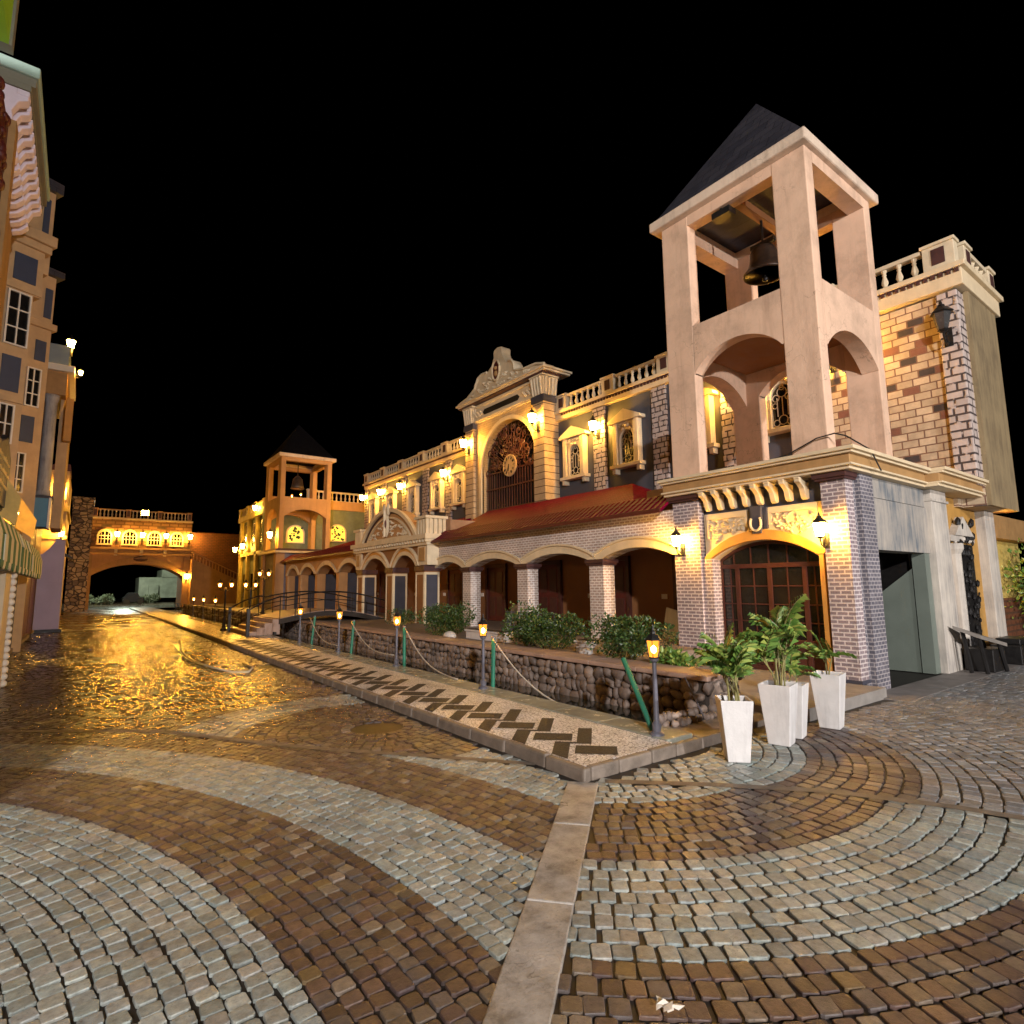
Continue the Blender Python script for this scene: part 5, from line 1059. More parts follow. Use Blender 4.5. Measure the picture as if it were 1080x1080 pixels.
def frond(mb, st, base, az, el, ln, nl, wid, droop):
    d = Vector((math.cos(az) * math.cos(el), math.sin(az) * math.cos(el), math.sin(el))); p = Vector(base); path = [tuple(p)]
    for k in range(10):
        d = (d + Vector((0, 0, -droop * (0.3 + k / 9)))).normalized(); p = p + d * ln / 10; path.append(tuple(p))
    st.tube(path, [0.006 * (1 - i / 14) for i in range(11)], 4)
    for k in range(nl):
        f = 0.22 + 0.78 * k / (nl - 1); i = min(9, int(f * 10)); a = Vector(path[i]) + (Vector(path[min(10, i + 1)]) - Vector(path[i])) * (f * 10 - i)
        t_ = (Vector(path[min(10, i + 1)]) - Vector(path[i])).normalized(); sd = t_.cross(Vector((0, 0, 1))); 
        if sd.length < 0.05: sd = Vector((math.sin(az), -math.cos(az), 0))
        sd.normalize()
        for s_ in (-1, 1):
            l = ln * random.uniform(0.32, 0.5) * (math.sin(PI * (0.18 + 0.74 * f)) ** 0.7) * 0.95
            dr = (sd * s_ * 0.75 + t_ * 0.75 + Vector((0, 0, random.uniform(-0.1, 0.3)))).normalized(); w = wid * random.uniform(0.7, 1.2)
            n_ = dr.cross(t_).normalized(); b_ = a + dr * l * 0.5 + Vector((0, 0, 0.015)); e = a + dr * l + Vector((0, 0, -l * random.uniform(0.15, 0.45))); sdw = n_.cross(dr).normalized() * w
            mb.add([tuple(a), tuple(b_ + sdw), tuple(e), tuple(b_ - sdw)], [(0, 1, 2), (0, 2, 3)])
def palm(name, label, loc, stems, hgt, nf, ln, seed):
    random.seed(seed); t = thing(name, label, 'potted palm', loc, 'palms in the white planters')
    lf, st = MB(), MB()
    for k in range(stems):
        bx, by = loc[0] + random.uniform(-0.06, 0.06), loc[1] + random.uniform(-0.06, 0.06); h = hgt * random.uniform(0.45, 1.0); lean = random.uniform(0, 2 * PI); le = random.uniform(0.02, 0.2) * hgt
        path = [(bx + le * math.cos(lean) * f * f, by + le * math.sin(lean) * f * f, loc[2] + h * f) for f in np.linspace(0, 1, 6)]
        st.tube(path, [0.012, 0.011, 0.010, 0.009, 0.008, 0.007], 6)
        for j in range(nf):
            frond(lf, st, path[-1] if j % 3 else path[4], random.uniform(0, 2 * PI), random.uniform(0.45, 1.45), ln * random.uniform(0.6, 1.05), 11, 0.0075, 0.13)
    build('fronds', lf, 'leaf', t); build('stem', st, 'stem', t); return t
palm('potted_palm', 'bushy feathery palm in the planter nearest the camera', (5.06, 3.27, 0.50), 7, 0.52, 5, 0.44, 21)
palm('potted_palm', 'tall feathery palm in the wide middle planter', (5.92, 3.30, 0.52), 6, 0.68, 5, 0.46, 22)
palm('potted_palm', 'low palm tuft in the planter half hidden behind the middle one', (6.28, 3.34, 0.48), 3, 0.3, 4, 0.34, 25)
palm('potted_palm', 'small sparse palm sprig in the planter by the arched door', (7.02, 3.28, 0.52), 2, 0.26, 4, 0.34, 23)
def bush(name, label, loc, rx, ry, h, nleaf, seed, mat_='bushleaf', leaf=0.05, group='shrubs on the terrace behind the canal wall'):
    r_ = np.random.default_rng(seed); t = thing(name, label, 'shrub', loc, group); lf, st = MB(), MB()
    cl = [(r_.uniform(-0.75, 0.75) * rx, r_.uniform(-0.75, 0.75) * ry, h * r_.uniform(0.35, 0.8), r_.uniform(0.28, 0.5)) for _ in range(16)]
    for cx, cy, cz, cr_ in cl:
        st.tube([(loc[0] + cx * 0.2, loc[1] + cy * 0.2, loc[2]), (loc[0] + cx * 0.7, loc[1] + cy * 0.7, loc[2] + cz * 0.6), (loc[0] + cx, loc[1] + cy, loc[2] + cz)], [0.012, 0.009, 0.004], 5)
    for k in range(nleaf):
        cx, cy, cz, cr_ = cl[r_.integers(len(cl))]; v = r_.normal(0, 1, 3); v /= np.linalg.norm(v); rad = cr_ * h * r_.uniform(0.55, 1.0) ** 0.5
        p = np.array([cx, cy, cz]) + v * rad * np.array([1.05, 1.05, 0.85])
        if p[2] < 0.02: continue
        d = v + r_.normal(0, 0.6, 3); d[2] += 0.2; d /= np.linalg.norm(d); s_ = np.cross(d, r_.normal(0, 1, 3)); s_ /= np.linalg.norm(s_); l = leaf * r_.uniform(0.7, 1.4); w = l * 0.32
        nn = np.cross(d, s_); a = np.array(loc) + p
        lf.add([tuple(a), tuple(a + d * l * 0.45 + s_ * w + nn * w * 0.4), tuple(a + d * l), tuple(a + d * l * 0.45 - s_ * w + nn * w * 0.4)], [(0, 1, 2), (0, 2, 3)])
    build('foliage', lf, mat_, t); build('stems', st, 'stem', t); return t
bush('shrub', 'dense dark shrub in front of the brick pillar nearest the pavilion', (7.25, 12.7, 0.47), 0.55, 0.75, 0.70, 3600, 31)
bush('shrub', 'widest shrub with pale tips, in front of the second arch from the tower', (7.2, 8.5, 0.47), 0.55, 0.78, 0.66, 4200, 32)
bush('shrub', 'rounded shrub behind the nearest lantern post, by the left tower pillar', (7.15, 6.5, 0.47), 0.5, 0.72, 0.64, 4200, 33)
bush('shrub', 'small shrub tuft at the foot of the middle pavilion pier', (8.3, 17.0, 0.47), 0.4, 0.5, 0.45, 900, 34)
bush('shrub', 'pale sprawling shrub growing up beside the widest shrub', (7.2, 9.2, 0.47), 0.35, 0.4, 0.85, 700, 36, leaf=0.06)
bush('shrub', 'leafy shrub lit yellow at the right edge beyond the white pilaster', (20.9, 3.9, 0.3), 0.7, 0.6, 2.2, 1200, 35, 'leaf', 0.13, 'shrub at the right edge')
bush('shrub', 'low row of pale leaves at the foot of the left tower pillar', (6.9, 5.5, 0.47), 0.2, 0.4, 0.2, 500, 37, 'leaf', 0.08)
for (y, w_, lb) in ((10.7, 1.5, 'long white flower trough between the two far shrubs on the canal wall'), (7.55, 0.4, 'short pale flower box beside the second shrub from the tower')):
    t = thing('flower_box', lb, 'flower box', (7.3, y, 0.47), 'flower boxes on the terrace')
    build('trough', MB().box(7.2, 7.45, y - w_ / 2, y + w_ / 2, 0.472, 0.64).box(7.17, 7.48, y - w_ / 2 - 0.03, y + w_ / 2 + 0.03, 0.642, 0.68), 'planter', t, bevel=0.01)
    build('soil', MB().box(7.22, 7.43, y - w_ / 2 + 0.03, y + w_ / 2 - 0.03, 0.682, 0.69), 'soil', t)
for (x, y, s_, lb) in ((6.95, 11.75, 0.15, 'white boulder beside the dark shrub on the terrace'), (6.95, 7.25, 0.10, 'small white rock right of the widest shrub')):
    m_ = MB(); m_.ball((x, y, 0.52), s_, 3, sc=(0.9, 1.3, 0.75)); tag(build('boulder', m_, 'planter', None, smooth=True, org=(x, y, 0.47)), lb, 'rock', 'white rocks on the terrace')
gt = MB()
for k in range(15): gt.tube([(8.9, 10.3 + k * 0.13, 0.47), (8.9, 10.3 + k * 0.13, 1.02)], 0.012, 5)
gt.box(8.885, 8.915, 10.25, 12.2, 0.98, 1.01).box(8.885, 8.915, 10.25, 12.2, 0.56, 0.59)
tag(build('picket_fence', gt, 'greyiron', None, org=(8.9, 11.2, 0.47)), 'low dark picket fence across the third arch of the brick arcade', 'fence')
for yc, lb in ((7.9, 'white folded board leaning inside the arch nearest the tower'), (13.6, 'pale triangular board leaning inside the third arch from the tower')):
    m_ = MB().prism([(yc - 0.4, 0.475), (yc + 0.5, 0.475), (yc + 0.35, 1.15), (yc - 0.3, 1.0)], 'x', 10.4, 10.45); tag(build('board', m_, 'planter', None, org=(10.4, yc, 0.47)), lb, 'board', 'boards in the arcade')

# ------------------------------------------------------------------ lit lanterns on the facades
for (x, y, z, s_, rz, lb) in (
    (13.74, 16.62, 8.05, 1.6, 0, 'lit lantern on the right pilaster of the clock gable'), (13.74, 21.6, 8.10, 1.6, 0, 'lit lantern on the left pilaster of the clock gable'),
    (14.40, 14.05, 7.25, 1.5, 0, 'lit lantern between the two framed windows right of the clock gable'), (14.40, 8.88, 7.2, 1.5, 0, 'lit lantern on the upper facade seen through the tower arch'),
    (14.40, 6.05, 7.2, 1.5, 0, 'lit lantern on the block wall hidden behind the tower corner column'),
    (14.40, 24.58, 7.3, 1.5, 0, 'first lit lantern on the upper facade left of the clock gable'), (14.40, 29.5, 7.35, 1.5, 0, 'second lit lantern on the upper facade left of the clock gable'),
    (14.40, 32.25, 7.4, 1.5, 0, 'third lit lantern on the upper facade left of the clock gable'), (14.40, 34.95, 7.4, 1.5, 0, 'last lit lantern at the far left end of the upper facade'),
    (8.84, 34.8, 4.75, 1.5, 0, 'lit lantern at the near corner of the far ochre tower'), (9.38, 41.2, 7.1, 1.5, 0, 'highest lit lantern on the yellow pillared house beyond the far tower'),
    (9.38, 46.9, 4.6, 1.5, 0, 'lit lantern at the far end of the yellow pillared house'), (9.38, 44.4, 4.7, 1.5, 0, 'lower lit lantern in the middle of the yellow pillared house')):
    wall_lantern((x, y, z), lb, s_, rz)
for (x, lb) in ((2.29, 'lit lantern between the first and second gatehouse windows'), (4.20, 'lit lantern between the two middle gatehouse windows'), (6.04, 'lit lantern between the third and last gatehouse windows'), (8.0, 'lit lantern at the right corner of the gatehouse')):
    wall_lantern((x, 61.88, 6.6), lb, 1.9, PI / 2)
wall_lantern((7.9, 61.88, 2.9), 'low lit lantern beside the right foot of the gatehouse arch', 1.9, PI / 2)
for x, z, lb in ((10.2, 6.80, 'left one of two lit lanterns in the top of the far tower'), (10.75, 6.95, 'right one of two lit lanterns in the top of the far tower')):
    o = copy_tree(post0, lb, (x, 36.6, z - 0.22), 0, 0.9); o['group'] = 'lanterns in the far tower'

# ------------------------------------------------------------------ far houses, gatehouse, walls
H = thing('green_wing', 'olive green wing wall with lit arched windows behind the far tower', 'building', (12, 38.2, 0.3))
build('wall', MB().box(9.2, 16.5, 38.2, 39.5, 0.3, 6.9), 'olivewall', H)
build('cornice', MB().box(9.2, 16.5, 38.05, 39.5, 6.902, 7.5), 'tower_warm', H)
balustrade(H, 'x', 38.15, 11.9, 16.2, 7.502, 2, 0.62, 'cream', 'cream')
for x, z in ((10.95, 4.55), (13.75, 4.75)):
    o = build('window', MB().prism([(x - 0.6, z), (x + 0.6, z)] + arc(x, 0.6, z + 0.6, 0.6)[::-1], 'y', 38.12, 38.198), 'cream2', H)
    build('pane', MB().prism([(x - 0.48, z + 0.08), (x + 0.48, z + 0.08)] + arc(x, 0.48, z + 0.62, 0.48)[::-1], 'y', 38.10, 38.118), 'yellowlit', o)
    w_ = MB()
    for k in range(26): w_.ball((x + random.uniform(-0.42, 0.42), 38.08, z + random.uniform(0.1, 1.0)), random.uniform(0.04, 0.1), 1)
    build('wreath', w_, 'bushleaf', o)
H2 = thing('yellow_house', 'house with yellow lit pillars and green panels beyond the far tower', 'building', (9.5, 43.5, 0.3))
build('wall', MB().box(9.62, 13, 39.6, 47.2, 0.3, 6.6), 'olivewall', H2)
for y in (39.7, 42.1, 44.6, 46.9): build('pilaster', MB().box(9.42, 9.7, y - 0.22, y + 0.22, 0.3, 6.6), 'yellowpil', H2)
build('cornice', MB().box(9.3, 13, 39.5, 47.3, 6.602, 6.95).box(9.42, 13, 39.6, 47.2, 4.0, 4.2), 'yellowpil', H2)
balustrade(H2, 'y', 9.45, 39.9, 47.0, 6.952, 4, 0.6, 'yellowpil', 'yellowpil')
for y in (40.9, 43.35, 45.75):
    for z in (1.0, 4.6): build('window', MB().box(9.58, 9.618, y - 0.5, y + 0.5, z, z + 1.7), 'glass', H2)
Gt = thing('gatehouse', 'stone gatehouse spanning the lane with a wide arch, four windows and balustrade', 'gatehouse', (4.2, 62, 0))
ga = (4.1, 3.5, 2.95, 1.10)
build('upper_storey', MB().box(0.3, 8.15, 62, 65.5, 5.45, 7.95), 'gatewall', Gt)
build('arch_wall', MB().archwall('y', 62.02, 65.4, 0.3, 8.15, 0.0, 4.8, [ga], n=26), 'tower_warm', Gt)
build('arch_moulding', MB().archband('y', 61.9, 62.018, ga, (4.1, 3.65, 3.2, 1.40), n=26), 'ochre', Gt)
for x in (0.42, 7.85): build('pier', MB().box(x - 0.22, x + 0.22, 61.85, 62.018, 0, 4.8), 'ochre', Gt)
build('string_course', MB().box(0.2, 8.25, 61.75, 65.5, 4.802, 4.95).box(0.3, 8.15, 61.9, 65.5, 4.95, 5.28).box(0.2, 8.25, 61.75, 65.5, 5.28, 5.447), 'ochre', Gt)
for x in (2.29, 4.2, 6.04): build('corbel', MB().prism([(61.899, 5.27), (61.6, 5.27), (61.65, 5.1), (61.899, 4.7)], 'x', x - 0.12, x + 0.12), 'cream2', Gt)
build('parapet', MB().box(0.25, 8.2, 61.85, 65.5, 7.952, 8.1), 'cream2', Gt)
balustrade(Gt, 'x', 61.98, 0.6, 7.9, 8.102, 4, 0.72, 'tower_warm', 'tower_warm', pitch=0.28, postw=0.4)
build('crest', MB().ball((4.2, 61.88, 4.45), 0.5, 2, sc=(1.2, 0.3, 0.5)), 'redcap', Gt)
for (xa, xb) in ((0.85, 1.95), (2.67, 3.82), (4.59, 5.70), (6.40, 7.49)):
    x, hw = (xa + xb) / 2, (xb - xa) / 2
    o = build('window', MB().archband('y', 61.86, 61.998, (x, hw - 0.12, 6.42, hw - 0.12), (x, hw, 6.42, hw + 0.08)).box(xa, xa + 0.12, 61.86, 61.998, 5.75, 6.42).box(xb - 0.12, xb, 61.86, 61.998, 5.75, 6.42).box(xa - 0.05, xb + 0.05, 61.82, 61.998, 5.63, 5.748), 'cream2', Gt)
    build('pane', MB().prism([(xa + 0.12, 5.75), (xb - 0.12, 5.75)] + arc(x, hw - 0.125, 6.42, hw - 0.13)[::-1], 'y', 61.97, 61.997), 'glass', o)
    build('glazing_bars', MB().box(x - 0.025, x + 0.025, 61.93, 61.968, 5.75, 6.95).box(xa + 0.12, xb - 0.12, 61.925, 61.965, 6.15, 6.2).box(xa + 0.12, xb - 0.12, 61.925, 61.965, 6.42, 6.48).box(x - 0.27, x - 0.23, 61.93, 61.968, 5.75, 6.7).box(x + 0.23, x + 0.27, 61.93, 61.968, 5.75, 6.7), 'cream2', o)
fl = thing('floodlight', 'blazing floodlight on the balustrade of the gatehouse', 'floodlight', (4.25, 61.6, 8.5))
build('lens', MB().sheet([(3.98, 61.5, 8.42), (4.52, 61.5, 8.42), (4.52, 61.5, 8.82), (3.98, 61.5, 8.82)]), 'flood', fl)
build('housing', MB().add([(3.93, 61.49, 8.37), (4.57, 61.49, 8.37), (4.57, 61.49, 8.87), (3.93, 61.49, 8.87), (4.08, 61.8, 8.5), (4.42, 61.8, 8.5), (4.42, 61.8, 8.74), (4.08, 61.8, 8.74)], [(0, 1, 5, 4), (1, 2, 6, 5), (2, 3, 7, 6), (3, 0, 4, 7), (4, 5, 6, 7)]).tube([(4.25, 61.75, 8.5), (4.25, 61.85, 8.15)], 0.04, 6), 'iron', fl)
PR = thing('stone_pier', 'tall rough stone pier left of the gatehouse arch', 'stone pier', (-0.3, 58.5, 0))
m, t, p = newmat('mottled_pier_masonry'); P = pos(t); V = wallvec(t)
v = N(t, 'ShaderNodeTexVoronoi'); v2 = N(t, 'ShaderNodeTexVoronoi', feature='DISTANCE_TO_EDGE')
for q in (v, v2): L(t, scaled(t, V, (2.6, 3.4, 1)), q.inputs['Vector']); q.inputs['Scale'].default_value = 1
sv = N(t, 'ShaderNodeSeparateColor'); L(t, v.outputs['Color'], sv.inputs[0])
ed = ramp(t, v2.outputs['Distance'], [(0.03, g(0)), (0.1, g(1))])
L(t, mixc(t, ed, (0.05, 0.03, 0.02), ramp(t, sv.outputs[0], [(0, (0.16, 0.09, 0.04)), (0.35, (0.50, 0.32, 0.15)), (0.8, (0.62, 0.42, 0.2)), (0.9, (0.2, 0.12, 0.06))], 'LINEAR')), p.inputs['Base Color'])
bump(t, p, ed, 1.0, 0.05); M['pier'] = m
build('masonry', MB().box(-0.95, 0.40, 58.1, 61.8, 0, 9.0), 'pier', PR); build('cap', MB().box(-1.05, 0.5, 58.0, 61.85, 9.002, 9.25), 'pier', PR, bevel=0.04)
RW = thing('red_brick_wall', 'tall dark red brick wall with a sloping stair balustrade right of the gatehouse', 'wall', (10.5, 61, 0))
build('brick_face', MB().box(8.16, 16, 62.5, 63.2, 0, 7.1), 'redbrick', RW)
build('sloped_flank', MB().prism([(8.16, 0), (14, 0), (14, 1.6), (8.16, 4.5)], 'y', 60.8, 62.49), 'tower_warm', RW)
sr = MB()
for k in range(20):
    x = 8.3 + k * 0.27; z = 4.45 - (x - 8.16) * 0.497; sr.taper(x, 60.9, z, z + 0.62, 0.05, 0.035)
sr.prism([(8.16, 5.05), (13.6, 2.35), (13.6, 2.45), (8.16, 5.16)], 'y', 60.82, 60.98); build('stair_balustrade', sr, 'tower_warm', RW)
tag(build('pale_building', MB().box(6.1, 10.5, 90, 96, 0.6, 3.3).box(8.6, 10.6, 89.8, 96, 3.3, 4.3).box(7.2, 8.3, 89.5, 89.99, 0.2, 2.3), 'palewall', None, org=(8, 92, 0)), 'pale stepped building glimpsed through the gatehouse arch', 'building')
bush('hedge', 'pale low hedge left in the gatehouse arch opening', (1.2, 82, 0), 2.2, 1.0, 1.0, 1500, 41, 'paleleaf', 0.25, 'hedges beyond the gatehouse')
bush('hedge', 'pale low hedge before the stepped building beyond the arch', (6.8, 86, 0), 2.0, 1.0, 0.9, 1200, 42, 'paleleaf', 0.25, 'hedges beyond the gatehouse')
CA = thing('parked_car', 'dark parked car seen small through the gatehouse arch', 'car', (4.9, 80, 0))
build('body', MB().prism([(3.9, 0.25), (6.0, 0.25), (6.0, 0.8), (5.6, 0.85), (5.3, 1.35), (4.4, 1.35), (4.1, 0.9), (3.9, 0.8)], 'y', 79.2, 80.7), 'iron', CA, bevel=0.05)
for x in (4.3, 5.6): build('wheel', MB().tube([(x, 79.15, 0.3), (x, 79.35, 0.3)], 0.3, 14), 'soil', CA)

# ------------------------------------------------------------------ houses on the left of the lane
d_ = Vector((0.89, 0.46)).normalized()
def frame(p0): return lambda p: (p0[0] + d_.x * p[0] + d_.y * p[1], p0[1] + d_.y * p[0] - d_.x * p[1], p[2])   # s along the wall, t out towards the viewer
def sash(parent, xf, s0, s1, z0, z1, cols, rows):
    f = MB(xf); w = 0.035
    f.box(s0, s0 + w, 0, 0.05, z0, z1).box(s1 - w, s1, 0, 0.05, z0, z1).box(s0 + w, s1 - w, 0, 0.05, z0, z0 + w).box(s0 + w, s1 - w, 0, 0.05, z1 - w, z1)
    o = build('window', f, 'whitepaint', parent)
    b = MB(xf)
    for k in range(1, cols): s_ = s0 + (s1 - s0) * k / cols; b.box(s_ - 0.014, s_ + 0.014, 0.005, 0.04, z0 + w, z1 - w)
    for k in range(1, rows): z = z0 + (z1 - z0) * k / rows; b.box(s0 + w, s1 - w, 0.004, 0.036, z - 0.014, z + 0.014)
    build('glazing_bars', b, 'whitepaint', o); build('pane', MB(xf).box(s0 + w, s1 - w, -0.02, 0.003, z0 + w, z1 - w), 'glass', o)
A1 = thing('townhouse', 'tan townhouse with navy panels and white sash windows, nearest canted bay on the left', 'building', (-1.6, 17.9, 0))
xf = frame((-1.2, 17.9))
build('wall', MB(xf).box(-2.2, -0.25, -2.4, -0.02, 0, 8.9).box(-2.2, -0.10, -2.4, -0.02, 8.9, 10.1), 'tan', A1)
build('cornice', MB(xf).box(-2.2, 0.02, -2.4, 0.06, 10.102, 10.3).box(-2.2, 0.08, -2.4, 0.14, 10.3, 10.58), 'tan', A1, bevel=0.02)
for z0, z1 in ((9.17, 9.85), (6.37, 7.24)): build('panel', MB(xf).box(-0.70 if z0 > 8 else -0.74, -0.24 if z0 > 8 else -0.37, -0.018, 0.012, z0, z1), 'navy', A1)
build('band', MB(xf).box(-2.2, -0.10, -0.018, 0.03, 8.92, 9.08), 'tan', A1); build('band', MB(xf).box(-2.2, -0.26, -0.018, 0.03, 6.12, 6.28), 'tan', A1)
sash(A1, xf, -0.77, -0.30, 7.5, 8.86, 2, 3); sash(A1, xf, -0.72, -0.41, 5.1, 6.05, 2, 2)
xg_ = frame((-1.2, 18.9))
build('attic', MB(xg_).box(-1.5, -0.06, -1.0, -0.02, 10.0, 12.35), 'tan', A1); build('attic_eaves', MB(xg_).box(-1.6, 0.06, -1.1, 0.10, 12.352, 12.65), 'darkroof', A1); build('attic_window', MB(xg_).box(-0.30, -0.16, -0.018, 0.01, 10.9, 12.1), 'navy', A1)
A2 = thing('townhouse', 'taller tan townhouse with a slim white window, second canted bay on the left', 'building', (-1.5, 21, 0))
xf = frame((-1.2, 21.0))
build('wall', MB(xf).box(-2.6, 0, -2.2, -0.02, 0, 10.9), 'tan', A2)
build('cornice', MB(xf).box(-2.6, 0.10, -2.2, 0.08, 9.25, 9.45), 'tan', A2, bevel=0.02)
build('eaves', MB(xf).box(-2.6, 0.14, -2.2, 0.14, 10.902, 11.1), 'darkroof', A2)
for s0, s1, z0, z1 in ((-0.36, -0.10, 8.26, 8.87), (-0.52, -0.21, 5.82, 6.58), (-0.24, -0.06, 9.6, 10.5)): build('panel', MB(xf).box(s0, s1, -0.018, 0.012, z0, z1), 'navy', A2)
sash(A2, xf, -0.51, -0.16, 6.86, 8.0, 2, 3); sash(A2, xf, -0.66, -0.34, 4.36, 5.50, 2, 3)
A3 = thing('mint_corniced_house', 'house with a mint cornice, lilac brackets and lime green top at the upper left edge', 'building', (-1.6, 9, 0))
build('wall', MB().box(-3.2, -1.72, 2.5, 15.7, 0, 10.2), 'ochre', A3)
build('cornice', MB().box(-3.0, -1.16, 11.85, 15.78, 10.36, 10.56), 'mint', A3, bevel=0.02); build('fascia', MB().box(-3.0, -1.20, 11.9, 15.74, 10.202, 10.358), 'olive', A3)
build('soffit', MB().box(-1.70, -1.26, 11.9, 15.7, 10.1, 10.2), 'olive', A3)
for k in range(11):
    y = 12.02 + k * 0.36; b = MB().prism([(-1.715, 10.095), (-1.29, 10.095), (-1.28, 9.93), (-1.40, 9.86), (-1.48, 9.66), (-1.45, 9.52), (-1.56, 9.38), (-1.715, 9.30)], 'y', y - 0.10, y + 0.10)
    b.box(-1.44, -1.27, y - 0.115, y + 0.115, 9.99, 10.09); build('bracket', b, 'lilac', A3, bevel=0.015)
build('gable', MB().box(-3.0, -1.56, 4.0, 11.6, 10.57, 15.5), 'lime', A3); build('gable_edge', MB().box(-3.0, -1.52, 11.601, 11.82, 10.57, 15.5), 'olive', A3)
rel = MB().box(-1.718, -1.45, 8.5, 11.6, 5.6, 9.1); random.seed(13)
for k in range(170): rel.ball((-1.44, random.uniform(9.6, 11.5), random.uniform(5.7, 9.0)), random.uniform(0.04, 0.11), 2, sc=(0.6, 1, 1))
build('relief_panel', rel, 'maroon', A3); build('pilaster_strip', MB().box(-1.718, -1.36, 11.602, 11.9, 5.2, 9.28), 'ochre', A3)
build('shopfront', MB().box(-1.718, -1.42, 14.2, 15.6, 0, 2.6), 'navy', A3)
A4 = thing('shopfront', 'navy and maroon shopfront panels under the striped awning on the left', 'shopfront', (-1.6, 21.5, 0))
build('navy_panel', MB().box(-2.2, -1.40, 18.2, 21.6, 0.12, 3.2), 'navy', A4); build('maroon_panel', MB().box(-2.2, -1.46, 21.61, 27.5, 0.12, 3.9), 'maroon', A4)
build('plinth', MB().box(-2.2, -1.36, 18.1, 27.5, 0.0, 0.118), 'kerb', A4); build('door_edge', MB().box(-1.5, -1.37, 19.6, 19.7, 0.12, 2.6), 'greyiron', A4); build('door_edge', MB().box(-1.5, -1.37, 21.5, 21.6, 0.12, 2.6), 'greyiron', A4)
SGN = thing('shop_sign', 'navy shop sign with rows of small gold marks at the left edge', 'sign', (-1.2, 12.3, 3.6))
build('board', MB().prism([(10.6, 3.0), (13.0, 3.05), (13.05, 3.9), (12.4, 4.15), (11.6, 3.95), (10.6, 3.95)], 'x', -1.25, -1.12), 'navy', SGN)
gm = MB(); random.seed(2)
for r_ in range(3):
    for k in range(12):
        y = 11.0 + k * 0.15; z = 3.72 - r_ * 0.2; gm.box(-1.118, -1.10, y, y + random.uniform(0.03, 0.08), z, z + random.uniform(0.03, 0.07))
build('gold_marks', gm, 'gold', SGN); build('scroll', MB().tube([(-1.18, 12.4, 4.18), (-1.18, 12.8, 4.05), (-1.18, 13.1, 3.8), (-1.18, 13.15, 3.3), (-1.18, 13.05, 3.05)], 0.05, 7).tube([(-1.18, 13.05, 3.05), (-1.18, 12.5, 2.98), (-1.18, 10.6, 2.95)], 0.04, 6), 'iron', SGN)
AW = thing('striped_awning', 'green and white striped shop awning with scalloped dark fringe at left', 'awning', (-1.2, 15, 2))
aw = MB(); y = 9.0; k = 0
prof = [(-1.72, 3.25), (-1.25, 2.92), (-0.98, 2.70), (-0.90, 2.45), (-0.895, 2.08)]
while y < 20.0:
    for a, b in zip(prof, prof[1:]): aw.add([(a[0], y, a[1]), (a[0], y + 0.42, a[1]), (b[0], y + 0.42, b[1]), (b[0], y, b[1])], [(0, 1, 2, 3)], k % 2)
    n_ = 5; aw.add([(-0.893, y, 2.08), (-0.893, y + 0.42, 2.08)] + [(-0.893, y + 0.21 + 0.21 * math.cos(q), 2.08 - 0.12 * math.sin(q)) for q in np.linspace(0, PI, 7)], [tuple(range(9))], k % 2)
    y += 0.42; k += 1
cv = build('canvas', aw, [plain('white_canvas', (0.66, 0.66, 0.56), 0.85, var=0.15), plain('green_canvas', (0.05, 0.17, 0.10), 0.85, var=0.2)], AW)
so_ = cv.modifiers.new('thick', 'SOLIDIFY'); so_.thickness = 0.012
build('canvas_end', MB().prism([(a, b) for a, b in prof] + [(-1.72, 2.08)], 'y', 19.985, 20.0), plain('awning_end_canvas', (0.5, 0.5, 0.42), 0.85), AW)
build('fringe_bar', MB().tube([(-0.95, 9, 1.98), (-0.95, 20, 2.0)], 0.035, 6), 'iron', AW); build('support', MB().tube([(-0.93, 13.7, 2.0), (-1.7, 13.7, 1.6)], 0.02, 6), 'iron', AW)
JB = thing('shop_jamb', 'beige door jamb with a white scalloped edge strip at the left edge', 'door jamb', (-1.1, 13, 0))
build('jamb', MB().box(-1.7, -0.98, 12.4, 13.4, 0, 1.97), 'cream', JB)
ed = MB()
for k in range(17): ed.ball((-0.96, 13.36, 0.08 + k * 0.115), 0.06, 2)
build('scalloped_strip', ed, 'whitepaint', JB)
PS = thing('purple_slab', 'plain lilac grey end slab with a stepped shoulder standing on a black plinth', 'end wall', (-1, 30, 0))
build('slab', MB().prism([(-1.42, 0.12), (-0.60, 0.12), (-0.62, 3.70), (-0.70, 3.74), (-0.92, 3.80), (-0.98, 3.62), (-1.12, 3.36), (-1.32, 3.14), (-1.42, 3.1)], 'y', 29.85, 30.3), 'purple', PS, bevel=0.01)
build('plinth', MB().box(-1.35, -0.50, 29.75, 30.4, 0.0, 0.118), 'iron', PS)
BS = thing('blue_sign_board', 'plain blue sign box with a white edge above the shopfront', 'sign', (-1.3, 23, 4))
build('box', MB().box(-1.60, -0.99, 23, 23.8, 3.63, 4.54), 'skyblue', BS, bevel=0.01); build('edge_strip', MB().box(-0.985, -0.93, 22.98, 23.8, 3.6, 4.56), 'whitepaint', BS)
for (y, dx, dz, lb) in ((19.0, 0, 0, 'yellow canvas side flap above the striped awning'), (12.8, 0.10, -0.22, 'yellow canvas flap at the left edge above the awning')):
    m_ = MB().prism([(-1.42 + dx, 4.02 + dz), (-1.36 + dx, 4.0 + dz), (-1.02 + dx, 3.45 + dz), (-1.06 + dx, 2.98 + dz), (-1.42 + dx, 3.24 + dz)], 'y', y, y + 0.06)
    tag(build('canvas_flap', m_, 'yellowcloth', None, org=(-1.2, y, 3)), lb, 'awning flap', 'yellow canvas flaps')
MC = thing('marble_columned_house', 'house with a tall grey marble column under a white cornice and blue grey parapet', 'building', (-1.4, 27.3, 0))
